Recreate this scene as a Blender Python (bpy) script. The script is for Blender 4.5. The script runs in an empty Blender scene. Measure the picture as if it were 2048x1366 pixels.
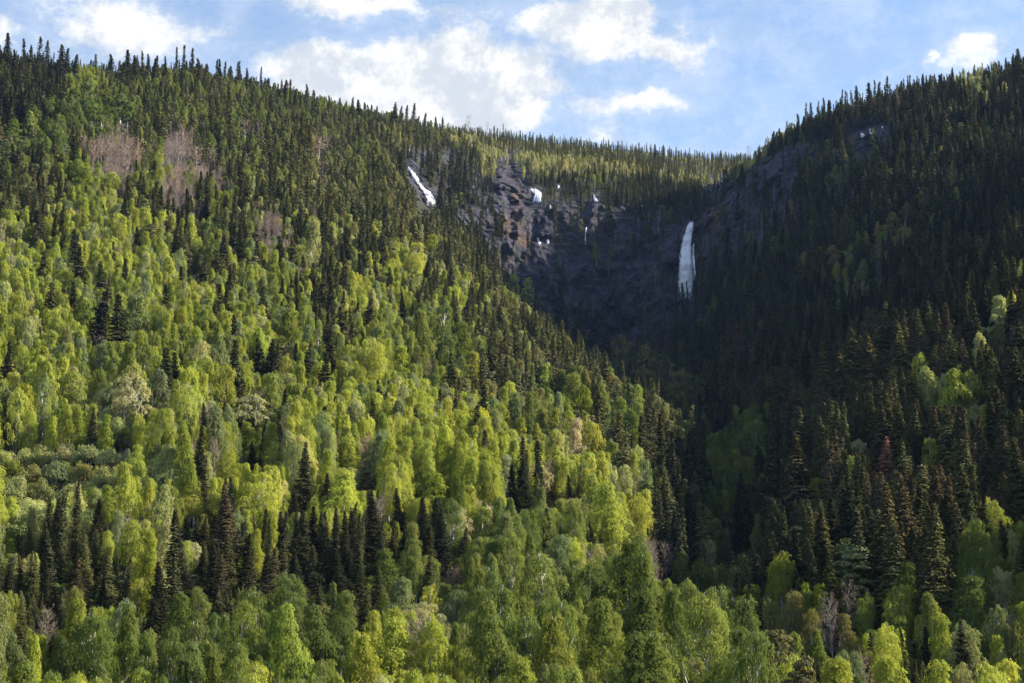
import bpy, math
import numpy as np

C = bpy.context.scene.collection
scene = bpy.context.scene
R_ = math.radians
rng = np.random.default_rng(7)

# ------------------------------------------------------------------ camera
F = 3822.0                                   # focal length in pixels of the 2048 px wide photograph
PITCH = R_(9.0)
cam_d = bpy.data.cameras.new("camera")
cam = bpy.data.objects.new("camera", cam_d)
C.objects.link(cam)
cam.location = (0, 0, 0)
cam.rotation_euler = (math.pi/2 + PITCH, 0, 0)
cam_d.sensor_width = 36.0
cam_d.lens = 36.0 * F / 2048.0
cam_d.clip_start = 0.5
cam_d.clip_end = 30000
scene.camera = cam

# ------------------------------------------------------------------ light
SUN_AZ, SUN_EL = R_(86), R_(28)              # azimuth clockwise from the view direction (+Y)
sund = bpy.data.lights.new("sun", 'SUN')
sund.energy = 5.0
sund.angle = R_(0.5)
sund.color = (1.0, 0.91, 0.76)
sun = bpy.data.objects.new("sun", sund)
C.objects.link(sun)
sv = (math.sin(SUN_AZ)*math.cos(SUN_EL), math.cos(SUN_AZ)*math.cos(SUN_EL), math.sin(SUN_EL))
from mathutils import Vector
sun.rotation_euler = Vector(sv).to_track_quat('Z', 'Y').to_euler()

scene.view_settings.view_transform = 'Standard'
scene.view_settings.look = 'None'
scene.view_settings.gamma = 1
scene.view_settings.exposure = 1.02
scene.view_settings.use_curve_mapping = False
scene.render.engine = 'CYCLES'
cy = scene.cycles
cy.max_bounces = 4; cy.diffuse_bounces = 3; cy.glossy_bounces = 1
cy.transmission_bounces = 3; cy.transparent_max_bounces = 6; cy.volume_bounces = 0
cy.caustics_reflective = False; cy.caustics_refractive = False
cy.use_denoising = True; cy.denoiser = 'OPENIMAGEDENOISE'; cy.denoising_input_passes = 'RGB_ALBEDO_NORMAL'
cy.use_adaptive_sampling = False
cy.sample_clamp_indirect = 4

# ---- node helpers
class NT:
    def __init__(s, nt): s.nt = nt
    def n(s, t, **k):
        nd = s.nt.nodes.new(t)
        for a, b in k.items(): setattr(nd, a, b)
        return nd
    def put(s, sock, v):
        if hasattr(v, 'is_output'): s.nt.links.new(v, sock)
        else:
            try: sock.default_value = v
            except Exception: sock.default_value = (*v, 1)
    def m(s, op, a, b=None, c=None, clamp=False):
        nd = s.n('ShaderNodeMath', operation=op, use_clamp=clamp)
        s.put(nd.inputs[0], a)
        if b is not None: s.put(nd.inputs[1], b)
        if c is not None: s.put(nd.inputs[2], c)
        return nd.outputs[0]
    def vm(s, op, a, b=None, scale=None):
        nd = s.n('ShaderNodeVectorMath', operation=op)
        s.put(nd.inputs[0], a)
        if b is not None: s.put(nd.inputs[1], b)
        if scale is not None: s.put(nd.inputs['Scale'], scale)
        return nd.outputs[0]
    def noise(s, vec, scale, detail=4, rough=0.5, dist=0.0, out='Fac'):
        nd = s.n('ShaderNodeTexNoise')
        s.put(nd.inputs['Vector'], vec); nd.inputs['Scale'].default_value = scale
        nd.inputs['Detail'].default_value = detail; nd.inputs['Roughness'].default_value = rough
        nd.inputs['Distortion'].default_value = dist
        return nd.outputs[out]
    def ss(s, v, lo, hi, a=0.0, b=1.0):
        nd = s.n('ShaderNodeMapRange', interpolation_type='SMOOTHSTEP')
        s.put(nd.inputs[0], v); nd.inputs[1].default_value = lo; nd.inputs[2].default_value = hi
        nd.inputs[3].default_value = a; nd.inputs[4].default_value = b
        return nd.outputs[0]
    def mix(s, f, a, b, blend='MIX'):
        nd = s.n('ShaderNodeMix', data_type='RGBA', blend_type=blend)
        s.put(nd.inputs[0], f); s.put(nd.inputs[6], a); s.put(nd.inputs[7], b)
        return nd.outputs[2]

# ------------------------------------------------------------------ sky
def pix_az_el(px, py):
    x = (px-1024)/F; y = (683-py)/F
    dx, dy, dz = x, math.cos(PITCH)-y*math.sin(PITCH), math.sin(PITCH)+y*math.cos(PITCH)
    return math.atan2(dx, dy), math.atan2(dz, math.hypot(dx, dy))

world = bpy.data.worlds.new("World"); scene.world = world; world.use_nodes = True
w = NT(world.node_tree); world.node_tree.nodes.clear()
out = w.n('ShaderNodeOutputWorld'); bg = w.n('ShaderNodeBackground')
w.nt.links.new(bg.outputs[0], out.inputs[0])
sky = w.n('ShaderNodeTexSky', sky_type='NISHITA', sun_disc=False)
sky.sun_elevation = SUN_EL; sky.sun_rotation = SUN_AZ
sky.air_density = 1.0; sky.dust_density = 0.8; sky.ozone_density = 1.0
tc = w.n('ShaderNodeTexCoord').outputs['Generated']
sep = w.n('ShaderNodeSeparateXYZ'); w.put(sep.inputs[0], tc)
warp = w.vm('SUBTRACT', w.noise(tc, 38, 4, 0.62, 0.0, 'Color'), (0.5, 0.5, 0.5))
az = w.m('ARCTAN2', sep.outputs[0], sep.outputs[1])
el = w.m('ARCSINE', sep.outputs[2])
ws = w.n('ShaderNodeSeparateXYZ'); w.put(ws.inputs[0], warp)
az = w.m('MULTIPLY_ADD', ws.outputs[0], 0.030, az)
el = w.m('MULTIPLY_ADD', ws.outputs[2], 0.022, el)
# clouds of the sky: centre and half size of each bank (photograph pixels turned into directions)
BANKS = [(0, 55, 34, 34, 1), (200, 15, 105, 60, 1.1), (300, 70, 100, 35, .85), (410, 60, 60, 24, .55),
         (670, 10, 120, 30, 1.1), (800, 5, 110, 22, .9), (600, -10, 60, 20, .8),
         (640, 110, 90, 30, 1), (760, 155, 200, 60, 1.5), (900, 185, 170, 60, 1.6), (1020, 175, 85, 55, 1.2), (860, 240, 170, 45, 1.5), (930, 80, 60, 40, .8),
         (640, 170, 80, 30, 1.3), (1160, 45, 130, 38, 1.2), (1230, 95, 75, 30, 1.1), (1355, 97, 78, 38, 1.35), (1250, 15, 40, 30, 1.0), (1230, 5, 60, 30, .9),
         (1245, 210, 95, 22, .75), (1330, 205, 60, 16, .5), (1400, 170, 40, 16, .35), (1965, 92, 70, 28, 1.35), (1915, 140, 80, 22, .8), (1858, 122, 9, 9, .8),
         (1190, 265, 90, 26, .45), (1420, 292, 200, 26, .5), (100, 110, 200, 26, .45), (1540, 60, 70, 8, .12), (1640, 130, 60, 6, .14)]
tot = None
for (px, py, sx, sy, amp) in BANKS:
    a0, e0 = pix_az_el(px, py)
    dx = w.m('MULTIPLY', w.m('SUBTRACT', az, a0), F/sx)
    dy = w.m('MULTIPLY', w.m('SUBTRACT', el, e0), F/sy)
    d = w.m('ADD', w.m('MULTIPLY', dx, dx), w.m('MULTIPLY', dy, dy))
    g = w.m('MULTIPLY', w.m('EXPONENT', w.m('MULTIPLY', d, -0.8)), amp)
    tot = g if tot is None else w.m('ADD', tot, g)
# clouds elsewhere in the sky, so that other directions are not bare
big = w.ss(w.noise(w.vm('MULTIPLY', tc, (1, 1, 2.4)), 2.3, 2, 0.55), 0.56, 0.72)
away = w.ss(w.m('ABSOLUTE', az), 0.33, 0.55)
tot = w.m('ADD', tot, w.m('MULTIPLY', w.m('MULTIPLY', big, away), 0.9))
det = w.noise(w.vm('MULTIPLY', tc, (1, 1, 1.7)), 26, 8, 0.70)
dens = w.m('ADD', tot, w.m('MULTIPLY', w.m('SUBTRACT', det, 0.5), 3.0))
mask = w.ss(dens, 0.15, 1.35)
thin = w.ss(dens, -0.45, 0.6, 0.07, 0.30)
mask = w.m('MAXIMUM', mask, thin)
shade = w.ss(w.noise(tc, 30, 5, 0.65), 0.40, 0.58)
SKYK = 0.113
skyc = w.mix(1.0, sky.outputs[0], (SKYK, SKYK, SKYK, 1), 'MULTIPLY')
cloudc = w.mix(shade, (0.36, 0.39, 0.43, 1), (0.56, 0.555, 0.54, 1))
skyc = w.mix(1.0, skyc, (0.82, 0.90, 1.02, 1), 'MULTIPLY')
col = w.mix(mask, skyc, cloudc)
w.put(bg.inputs[0], col); bg.inputs[1].default_value = 1.0
# ------------------------------------------------------------------ noise in numpy
def _h(ix, iy, iz, seed):
    n = (ix*374761393 + iy*668265263 + iz*2147483647 + seed*974634777) & 0xFFFFFFFF
    n = ((n ^ (n >> 13))*1274126177) & 0xFFFFFFFF
    n = (n ^ (n >> 16)) & 0xFFFFFFFF
    return n/4294967295.0
def vnoise(x, y, z=0.0, seed=0):
    x = np.asarray(x, float); y = np.asarray(y, float); z = np.asarray(z, float)+0*x
    ix, iy, iz = (np.floor(v).astype(np.int64) for v in (x, y, z))
    fx, fy, fz = x-ix, y-iy, z-iz
    fx, fy, fz = (v*v*(3-2*v) for v in (fx, fy, fz))
    r = 0
    for a in (0, 1):
        for b in (0, 1):
            for c in (0, 1):
                r = r + _h(ix+a, iy+b, iz+c, seed)*(fx if a else 1-fx)*(fy if b else 1-fy)*(fz if c else 1-fz)
    return r*2-1
def fbm(x, y, z=0.0, o=4, seed=0):
    s = 0; a = 1; f = 1; t = 0
    for k in range(o):
        s = s + a*vnoise(x*f, y*f, np.asarray(z)*f, seed+k); t += a; a *= .5; f *= 2.03
    return s/t

# ------------------------------------------------------------------ terrain: heights of the ground along sight lines
def tan_el(az, py):
    y = (683-py)/F
    fy = math.cos(PITCH)-y*math.sin(PITCH)
    return (math.sin(PITCH)+y*math.cos(PITCH))*np.cos(az)/fy
def az_of(px): return np.arctan((px-1024)/F/math.cos(PITCH))
RK = [130, 200, 260, 330, 430, 550, 650, 700, 850, 1000, 1120, 1200, 1260, 1350, 1500, 2000, 2600]
PROF = {   # px of the column: image row of the ground at each distance of RK
 -700: [1850,1560,1370,1170, 950, 740, 600, 540, 370, 230, 130, 105, 100, 105, 120, 170, 250],
    0: [1850,1560,1360,1170, 960, 760, 635, 580, 420, 260, 165, 142, 142, 150, 165, 200, 260],
  150: [1850,1560,1350,1150, 930, 740, 630, 575, 425, 290, 195, 166, 165, 172, 185, 220, 270],
  256: [1850,1560,1340,1130, 905, 735, 630, 575, 440, 305, 215, 180, 166, 166, 180, 220, 270],
  400: [1850,1560,1340,1130, 910, 755, 650, 600, 470, 350, 255, 205, 178, 168, 180, 225, 275],
  512: [1850,1550,1340,1140, 930, 770, 670, 620, 495, 385, 310, 255, 222, 200, 200, 240, 280],
  620: [1850,1555,1345,1150, 960, 805, 705, 655, 535, 430, 355, 312, 275, 240, 222, 250, 285],
  768: [1850,1560,1350,1170, 990, 840, 750, 705, 590, 490, 420, 380, 345, 300, 258, 262, 290],
  830: [1850,1560,1355,1180,1010, 862, 775, 728, 620, 525, 460, 415, 375, 320, 272, 264, 292],
  900: [1850,1555,1360,1190,1025, 885, 795, 755, 655, 565, 505, 470, 440, 385, 300, 270, 295],
  965: [1850, 1555, 1365, 1200, 1040, 905, 815, 780, 685, 600, 580, 560, 540, 395, 312, 275, 300],
 1024: [1850, 1550, 1370, 1210, 1055, 925, 840, 805, 712, 640, 650, 650, 595, 405, 322, 283, 305],
 1090: [1850, 1555, 1375, 1215, 1068, 940, 860, 825, 725, 700, 720, 710, 640, 408, 328, 291, 310],
 1150: [1850, 1560, 1380, 1220, 1080, 950, 872, 838, 745, 790, 790, 760, 670, 412, 338, 299, 315],
 1215: [1850, 1560, 1380, 1225, 1105, 965, 878, 848, 800, 850, 820, 770, 690, 418, 346, 305, 320],
 1280: [1850, 1560, 1385, 1235, 1150, 985, 865, 845, 900, 900, 830, 770, 690, 420, 352, 311, 325],
 1340: [1850,1555,1420,1290,1230,1030, 885, 900, 960, 930, 840, 740, 640, 430, 380, 317, 328],
 1366: [1850,1550,1440,1330,1260,1070, 905, 930, 970, 920, 820, 720, 625, 425, 380, 320, 330],
 1386: [1850,1545,1460,1370,1280,1100, 950, 960, 970, 900, 800, 710, 620, 425, 385, 322, 330],
 1410: [1850,1540,1480,1400,1300,1140,1010, 990, 950, 870, 780, 690, 590, 425, 390, 324, 331],
 1450: [1850,1545,1480,1400,1290,1160,1050,1010, 890, 800, 680, 570, 440, 390, 380, 328, 332],
 1500: [1850,1560,1470,1370,1240,1110,1010, 965, 840, 715, 590, 490, 370, 335, 350, 331, 333],
 1575: [1850,1560,1440,1310,1170,1010, 920, 890, 770, 620, 480, 390, 300, 285, 300, 336, 336],
 1650: [1850,1560,1410,1260,1100, 915, 835, 850, 710, 540, 400, 320, 262, 262, 285, 338, 338],
 1800: [1850,1560,1390,1240,1070, 840, 745, 755, 630, 450, 310, 245, 215, 218, 240, 320, 338],
 1920: [1850,1550,1375,1220,1040, 800, 680, 645, 580, 410, 280, 215, 190, 190, 210, 300, 338],
 2048: [1850,1540,1365,1200,1010, 770, 620, 560, 500, 370, 255, 195, 165, 160, 180, 280, 338],
 2250: [1850,1540,1360,1180, 980, 740, 590, 520, 400, 290, 200, 145, 118, 110, 120, 240, 338],
 2800: [1850,1400,1050, 760, 540, 420, 350, 320, 240, 150,  90,  40,  20,  10,  20, 120, 300],
 3600: [1600, 900, 600, 330, 130,   0, -70,-100,-150,-170,-180,-180,-170,-160,-120,  30, 280]}  # this column and the one before: unseen valley wall raised to cast shade
FALLROW = {965: 475, 1024: 500, 1090: 515, 1150: 535, 1215: 545, 1280: 540, 1340: 470, 1366: 452, 1386: 450, 1410: 450}   # the lip of the cliff the water falls from, 1292 m away
pxs = np.array(sorted(PROF))
colaz = az_of(pxs)
azg = np.concatenate([np.linspace(-math.pi, -0.42, 40)[:-1], np.linspace(-0.42, -0.07, 200)[:-1], np.linspace(-0.07, 0.15, 260)[:-1], np.linspace(0.15, 0.42, 170), np.linspace(0.42, math.pi, 40)[1:]])
rg = np.concatenate([np.array([0, 12, 25, 40, 60, 80, 105]), np.arange(130, 1100, 5.0), np.arange(1100, 1230, 3.0), np.arange(1230, 1400, 1.6), np.arange(1400, 1560, 3.0), np.arange(1560, 2700, 12.0), np.array([2800, 3100, 3600, 4500, 6000, 9000, 14000])])
rf = np.arange(0, 2650, 5.0)
zcol = np.zeros((len(pxs), len(rf)))
for i, p in enumerate(pxs):
    zk = [r*float(tan_el(colaz[i], py)) for r, py in zip(RK, PROF[p])]
    zk = [-1.7, -3.5, -8.0] + zk
    RKi = list(RK)
    if p in FALLROW: RKi.insert(13, 1292); zk.insert(16, 1292*float(tan_el(colaz[i], FALLROW[p])))
    zcol[i] = np.interp(rf, [0, 30, 75]+RKi, zk)
# smooth along r
ker = np.exp(-0.5*(np.arange(-6, 7)/1.5)**2); ker /= ker.sum()
zs = np.array([np.convolve(np.pad(z, 6, mode='edge'), ker, 'valid') for z in zcol])
zs[:, :14] = zcol[:, :14]
# resample to even steps of azimuth and smooth across
AZ0, AZ1, NA = float(colaz[0]), float(colaz[-1]), 900
afine = np.linspace(AZ0, AZ1, NA)
zf = np.array([np.interp(afine, colaz, zs[:, j]) for j in range(zs.shape[1])]).T
kk = np.exp(-0.5*(np.arange(-24, 25)/8.0)**2); kk /= kk.sum()
zs = np.array([np.convolve(np.pad(zf[:, j], 24, mode='edge'), kk, 'valid') for j in range(zf.shape[1])]).T
def smoothcols(a):
    a = (np.clip(a, AZ0, AZ1)-AZ0)/(AZ1-AZ0)*(NA-1)
    k = np.minimum(a.astype(int), NA-2)
    return k, a-k
def base_z(az, r):
    """smooth height of the ground at azimuth az, distance r (arrays)"""
    az = np.asarray(az, float); r = np.asarray(r, float)
    k, t = smoothcols(az)
    ri = np.clip(r, 0, 2600)/5.0
    i = np.minimum(ri.astype(int), len(rf)-2); u = ri-i
    a = zs[k, i]*(1-u)+zs[k, i+1]*u
    b = zs[k+1, i]*(1-u)+zs[k+1, i+1]*u
    z = a*(1-t)+b*t
    # far beyond the plateau the ground falls away again; behind the camera the valley floor is low
    z = z - np.clip(r-2600, 0, None)*0.06
    back = np.clip((np.where(az > 0, np.abs(az)-0.75, np.abs(az)-0.45))/1.2, 0, 1)  # right flank kept high out of view, so that it casts shade
    back = back*back*(3-2*back)
    return z*(1-back*0.8) - back*12*np.clip(r/200, 0, 1)
def bumps(x, y, r):
    m = np.clip((r-150)/400, 0, 1)
    b = fbm(x/70, y/70, 0, 4, 3)*3.2*m + fbm(x/17, y/17, 0, 2, 9)*0.8*m
    return b
def ground(az, r):
    x = np.sin(az)*r; y = np.cos(az)*r
    return base_z(az, r) + bumps(x, y, r)
def project(x, y, z):
    d = y*math.cos(PITCH)+z*math.sin(PITCH)
    u = -y*math.sin(PITCH)+z*math.cos(PITCH)
    return 1024+F*x/d, 683-F*u/d

A, Rr = np.meshgrid(azg, rg, indexing='ij')
X = np.sin(A)*Rr; Y = np.cos(A)*Rr
Z = ground(A, Rr)
PX, PY = project(X, np.maximum(Y, 1), Z)

# rocky places: (photograph px, row of the ground, half width, half height), near distance, strength
ROCKS = [(890,370,75,60,1230,1.0),(930,440,60,45,1180,.9),(1020,400,40,90,1180,1.0),(1050,480,90,60,1150,1.1),(1120,540,110,70,1100,1.1),(1230,590,130,110,1080,1.1),
         (1180,450,110,60,1150,.75),(1270,500,90,70,1150,.9),(1330,560,60,90,1100,1.0),(1440,440,70,60,1150,1.2),(1500,370,90,50,1150,1.1),(1555,400,30,60,1100,.9),(1600,330,80,30,1150,.8),
         (1740,290,50,60,1120,.9),(1705,420,40,60,1050,.7),(1290,640,90,60,1080,1.0),(1375,520,50,90,1150,1.0),(1310,1010,30,60,330,.7),(1000,505,40,20,1050,1.0),(845,365,40,60,1230,1.0)]
rock = np.zeros_like(Z)
for (px, py, sx, sy, rn, st) in ROCKS:
    d = ((PX-px)/sx)**2+((PY-py)/sy)**2
    rock = np.maximum(rock, st*np.exp(-0.55*d**1.4)*((Rr > rn) & (Rr < 1700 if rn > 600 else Rr < 700)))
rockf = rock.copy()
front = (np.abs(A) < 0.4)
# craggy relief where there is rock: ledges and ribs push the face in and out
rib = 1-np.abs(fbm(X/22, Y/60, Z/70, 4, 21))*2.4
led = fbm(X/40, Y/40, Z/7, 4, 33)
crag = fbm(X/9, Y/9, Z/9, 3, 41)
fine_ = fbm(X/3.6, Y/3.6, Z/4.5, 2, 61)
push = rockf*(rib*15 + led*6 + crag*5 + fine_*2.6 - 8)
Rd = Rr - push
X = np.sin(A)*Rd; Y = np.cos(A)*Rd
Z = Z + rockf*(fbm(X/14, Y/14, Z/14, 3, 50)*3.5)
nx_, ny_ = A.shape
def set_mesh(me, V, Fq, nv=4):
    me.vertices.add(len(V)); me.vertices.foreach_set('co', np.ascontiguousarray(V, dtype=np.float32).ravel())
    Fq = np.ascontiguousarray(Fq, dtype=np.int32)
    me.loops.add(Fq.size); me.loops.foreach_set('vertex_index', Fq.ravel())
    me.polygons.add(len(Fq)); me.polygons.foreach_set('loop_start', np.arange(0, Fq.size, nv, dtype=np.int32))
    me.polygons.foreach_set('loop_total', np.full(len(Fq), nv, dtype=np.int32))
V = np.stack([X, Y, Z], -1).reshape(-1, 3)
idx = np.arange(nx_*ny_).reshape(nx_, ny_)
Fq = np.stack([idx[:-1, :-1], idx[:-1, 1:], idx[1:, 1:], idx[1:, :-1]], -1).reshape(-1, 4)
me = bpy.data.meshes.new('terrain'); set_mesh(me, V, Fq)
at = me.attributes.new('rock', 'FLOAT', 'POINT'); at.data.foreach_set('value', rockf.astype(np.float32).ravel())
# rust coloured grass and moss on ledges
RUST = [(1025,455,24,40,1.0),(1045,480,28,22,1.0),(1035,400,18,30,.9),(1430,440,16,34,1.1),(1445,470,14,18,.8),(1705,300,14,30,.7),(890,420,16,20,.9),(1030,355,30,10,.8),(1060,380,30,10,.5),(885,345,30,20,.6),(1310,1000,20,60,.5)]
rust = np.zeros_like(rockf)
for (px, py, sx, sy, st) in RUST:
    rust = np.maximum(rust, st*np.exp(-0.7*(((PX-px)/sx)**2+((PY-py)/sy)**2))*(Rr > 300))
at = me.attributes.new('rust', 'FLOAT', 'POINT'); at.data.foreach_set('value', rust.astype(np.float32).ravel())
me.update(); me.validate()
me.polygons.foreach_set('use_smooth', (Rr[:-1, :-1] < 900).ravel() if len(me.polygons) == (nx_-1)*(ny_-1) else np.zeros(len(me.polygons), dtype=bool))
terrain = bpy.data.objects.new('terrain', me); C.objects.link(terrain)
terrain['kind'] = 'structure'

def mat(name):
    m = bpy.data.materials.new(name); m.use_nodes = True; m.node_tree.nodes.clear()
    t = NT(m.node_tree); o = t.n('ShaderNodeOutputMaterial')
    return m, t, o
m_ter, t, o = mat('forest_floor_and_rock')
geo = t.n('ShaderNodeNewGeometry'); pos = geo.outputs['Position']
arock = t.n('ShaderNodeAttribute', attribute_name='rock').outputs['Fac']
arust = t.n('ShaderNodeAttribute', attribute_name='rust').outputs['Fac']
n1 = t.noise(pos, 0.05, 6, 0.6); n2 = t.noise(pos, 0.6, 5, 0.65)
floor_c = t.mix(n2, (0.022, 0.026, 0.012, 1), (0.075, 0.068, 0.035, 1))
strat = t.noise(t.vm('MULTIPLY', pos, (0.16, 0.16, 0.22)), 1.0, 8, 0.68, 0.8)
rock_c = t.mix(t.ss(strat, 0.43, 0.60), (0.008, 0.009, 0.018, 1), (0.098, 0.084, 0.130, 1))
crk = t.ss(t.noise(t.vm('MULTIPLY', pos, (0.30, 0.30, 0.06)), 1.0, 7, 0.7, 0.6), 0.47, 0.55)
rock_c = t.mix(t.m('MULTIPLY', crk, 0.8), rock_c, (0.030, 0.028, 0.036, 1))
veg = t.ss(t.noise(pos, 0.09, 6, 0.65), 0.50, 0.60)
rock_c = t.mix(t.m('MULTIPLY', veg, 0.7), rock_c, (0.05, 0.055, 0.028, 1))
rs = t.m('MULTIPLY', t.ss(t.m('ADD', arust, t.m('MULTIPLY', t.m('SUBTRACT', t.noise(pos, 0.16, 6, 0.7), 0.5), 3.2)), 0.60, 1.0), 0.6)
rock_c = t.mix(rs, rock_c, t.mix(n2, (0.15, 0.055, 0.032, 1), (0.17, 0.105, 0.035, 1)))
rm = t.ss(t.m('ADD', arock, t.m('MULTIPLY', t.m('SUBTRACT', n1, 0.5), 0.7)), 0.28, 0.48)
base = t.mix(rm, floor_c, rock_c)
pb = t.n('ShaderNodeBsdfPrincipled'); t.put(pb.inputs['Base Color'], base); pb.inputs['Roughness'].default_value = 0.85
bmp = t.n('ShaderNodeBump'); bmp.inputs['Strength'].default_value = 0.9; bmp.inputs['Distance'].default_value = 3.0
t.put(bmp.inputs['Height'], t.m('ADD', t.noise(pos, 0.35, 8, 0.7), t.m('MULTIPLY', strat, 1.2)))
t.put(pb.inputs['Normal'], bmp.outputs[0]); t.put(o.inputs[0], pb.outputs[0])
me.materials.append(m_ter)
# ------------------------------------------------------------------ materials of the trees
def leaf_mat(name, trans, varamp=0.45, gloss=0.0, hue=None):
    m, t, o = mat(name)
    tint = t.n('ShaderNodeAttribute', attribute_name='tint', attribute_type='INSTANCER').outputs['Color']
    lv = t.n('ShaderNodeAttribute', attribute_name='lv').outputs['Fac']
    k = t.m('MULTIPLY_ADD', lv, varamp*2, 1-varamp)
    cc = t.vm('SCALE', tint, None, k)
    if hue is not None:                       # part of the leaves / needles have a second colour of their own
        cc = t.mix(t.ss(lv, 0.70, 0.95, 0, hue[1]), cc, (*hue[0], 1))
    d = t.n('ShaderNodeBsdfDiffuse'); t.put(d.inputs[0], cc)
    tr = t.n('ShaderNodeBsdfTranslucent'); t.put(tr.inputs[0], t.mix(1.0, cc, (1.15, 1.08, 0.75, 1), 'MULTIPLY'))
    mx = t.n('ShaderNodeMixShader'); mx.inputs[0].default_value = trans
    t.nt.links.new(d.outputs[0], mx.inputs[1]); t.nt.links.new(tr.outputs[0], mx.inputs[2])
    t.nt.links.new(mx.outputs[0], o.inputs[0])
    return m
def bark_mat(name, c1, c2, sc=(3, 3, 0.8)):
    m, t, o = mat(name)
    tcn = t.n('ShaderNodeTexCoord').outputs['Object']
    nn = t.noise(t.vm('MULTIPLY', tcn, sc), 1.0, 4, 0.6)
    d = t.n('ShaderNodeBsdfDiffuse'); t.put(d.inputs[0], t.mix(t.ss(nn, 0.44, 0.62), (*c1, 1), (*c2, 1)))
    t.nt.links.new(d.outputs[0], o.inputs[0]); return m
M_BIRCHLEAF = leaf_mat('birch_leaf', 0.5, 0.20)
M_NEEDLE = leaf_mat('spruce_needle', 0.12, 0.45, hue=((0.115, 0.085, 0.045), 0.6))
M_PINE = leaf_mat('pine_needle', 0.15, 0.4)
M_TWIG = leaf_mat('bare_twig', 0.05, 0.3)
M_WHITEBARK = bark_mat('birch_bark', (0.62, 0.60, 0.55), (0.16, 0.14, 0.12))
M_BROWNBARK = bark_mat('spruce_bark', (0.13, 0.10, 0.08), (0.06, 0.045, 0.035))
M_PINEBARK = bark_mat('pine_bark', (0.26, 0.14, 0.08), (0.12, 0.07, 0.045))
M_GREYBARK = bark_mat('aspen_bark', (0.42, 0.39, 0.34), (0.14, 0.12, 0.10))

# ------------------------------------------------------------------ tree shapes
def unit(v): return v/np.maximum(np.linalg.norm(v, axis=-1, keepdims=True), 1e-9)
def quads(P, N, L, W, g, up=None):
    """one small leaf-like quad at each P, normal N, length L along a direction near `up`, width W"""
    n = len(P)
    a = g.normal(size=(n, 3)) if up is None else up + g.normal(size=(n, 3))*0.35
    N = unit(N); a = unit(a-(a*N).sum(-1, keepdims=True)*N); b = np.cross(N, a)
    L = np.broadcast_to(L, (n,))[:, None]; W = np.broadcast_to(W, (n,))[:, None]
    # kite shaped
    v = np.stack([P-a*L*.5, P+b*W*.5+a*L*.05, P+a*L*.5, P-b*W*.5+a*L*.05], 1)
    return v.reshape(-1, 3), np.arange(4*n).reshape(n, 4)
def tube(pts, rad, k=5):
    pts = np.asarray(pts, float); n = len(pts); rad = np.broadcast_to(rad, (n,))
    d = np.gradient(pts, axis=0); d = unit(d)
    ref = np.where(np.abs(d[:, 2:3]) > .9, np.array([[1., 0, 0]]), np.array([[0, 0, 1.]]))
    u = unit(np.cross(d, ref)); v = np.cross(d, u)
    th = np.arange(k)*2*math.pi/k
    ring = pts[:, None]+rad[:, None, None]*(u[:, None]*np.cos(th)[None, :, None]+v[:, None]*np.sin(th)[None, :, None])
    f = []
    for i in range(n-1):
        for j in range(k):
            f.append((i*k+j, i*k+(j+1) % k, (i+1)*k+(j+1) % k, (i+1)*k+j))
    return ring.reshape(-1, 3), np.array(f)
class Geo:
    def __init__(s): s.v = []; s.f = []; s.n = 0
    def add(s, vf):
        v, f = vf; s.v.append(v); s.f.append(f+s.n); s.n += len(v)
    def arr(s): return np.concatenate(s.v), np.concatenate(s.f)
def mesh_of(name, parts, seed=0):
    """parts: list of (v, f, material)"""
    me = bpy.data.meshes.new(name); g = np.random.default_rng(seed+99)
    V = []; Fa = []; mi = []; lv = []; n = 0
    for i, (v, f, m) in enumerate(parts):
        me.materials.append(m); V.append(v); Fa.append(f+n); n += len(v); mi.append(np.full(len(f), i, dtype=np.int32))
        lv.append(g.random(len(f)))
    set_mesh(me, np.concatenate(V), np.concatenate(Fa))
    me.polygons.foreach_set('material_index', np.concatenate(mi))
    a = me.attributes.new('lv', 'FLOAT', 'FACE'); a.data.foreach_set('value', np.concatenate(lv).astype(np.float32))
    me.update(); return me
def sph(n, g, zlo=-1.0):
    z = g.uniform(zlo, 1, n); th = g.uniform(0, 2*math.pi, n); r = np.sqrt(1-z*z)
    return np.stack([r*np.cos(th), r*np.sin(th), z], -1)

def trunk_path(H, g, lean=0.03, n=9):
    t = np.linspace(0, 1, n); b = g.normal(size=2)*lean*H
    w = np.cumsum(g.normal(size=(n, 2))*0.012*H, 0)*t[:, None]*0.6
    return np.stack([b[0]*t**1.5+w[:, 0], b[1]*t**1.5+w[:, 1], t*H], -1)
def at_h(path, z): return np.array([np.interp(z, path[:, 2], path[:, 0]), np.interp(z, path[:, 2], path[:, 1]), z])

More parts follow.
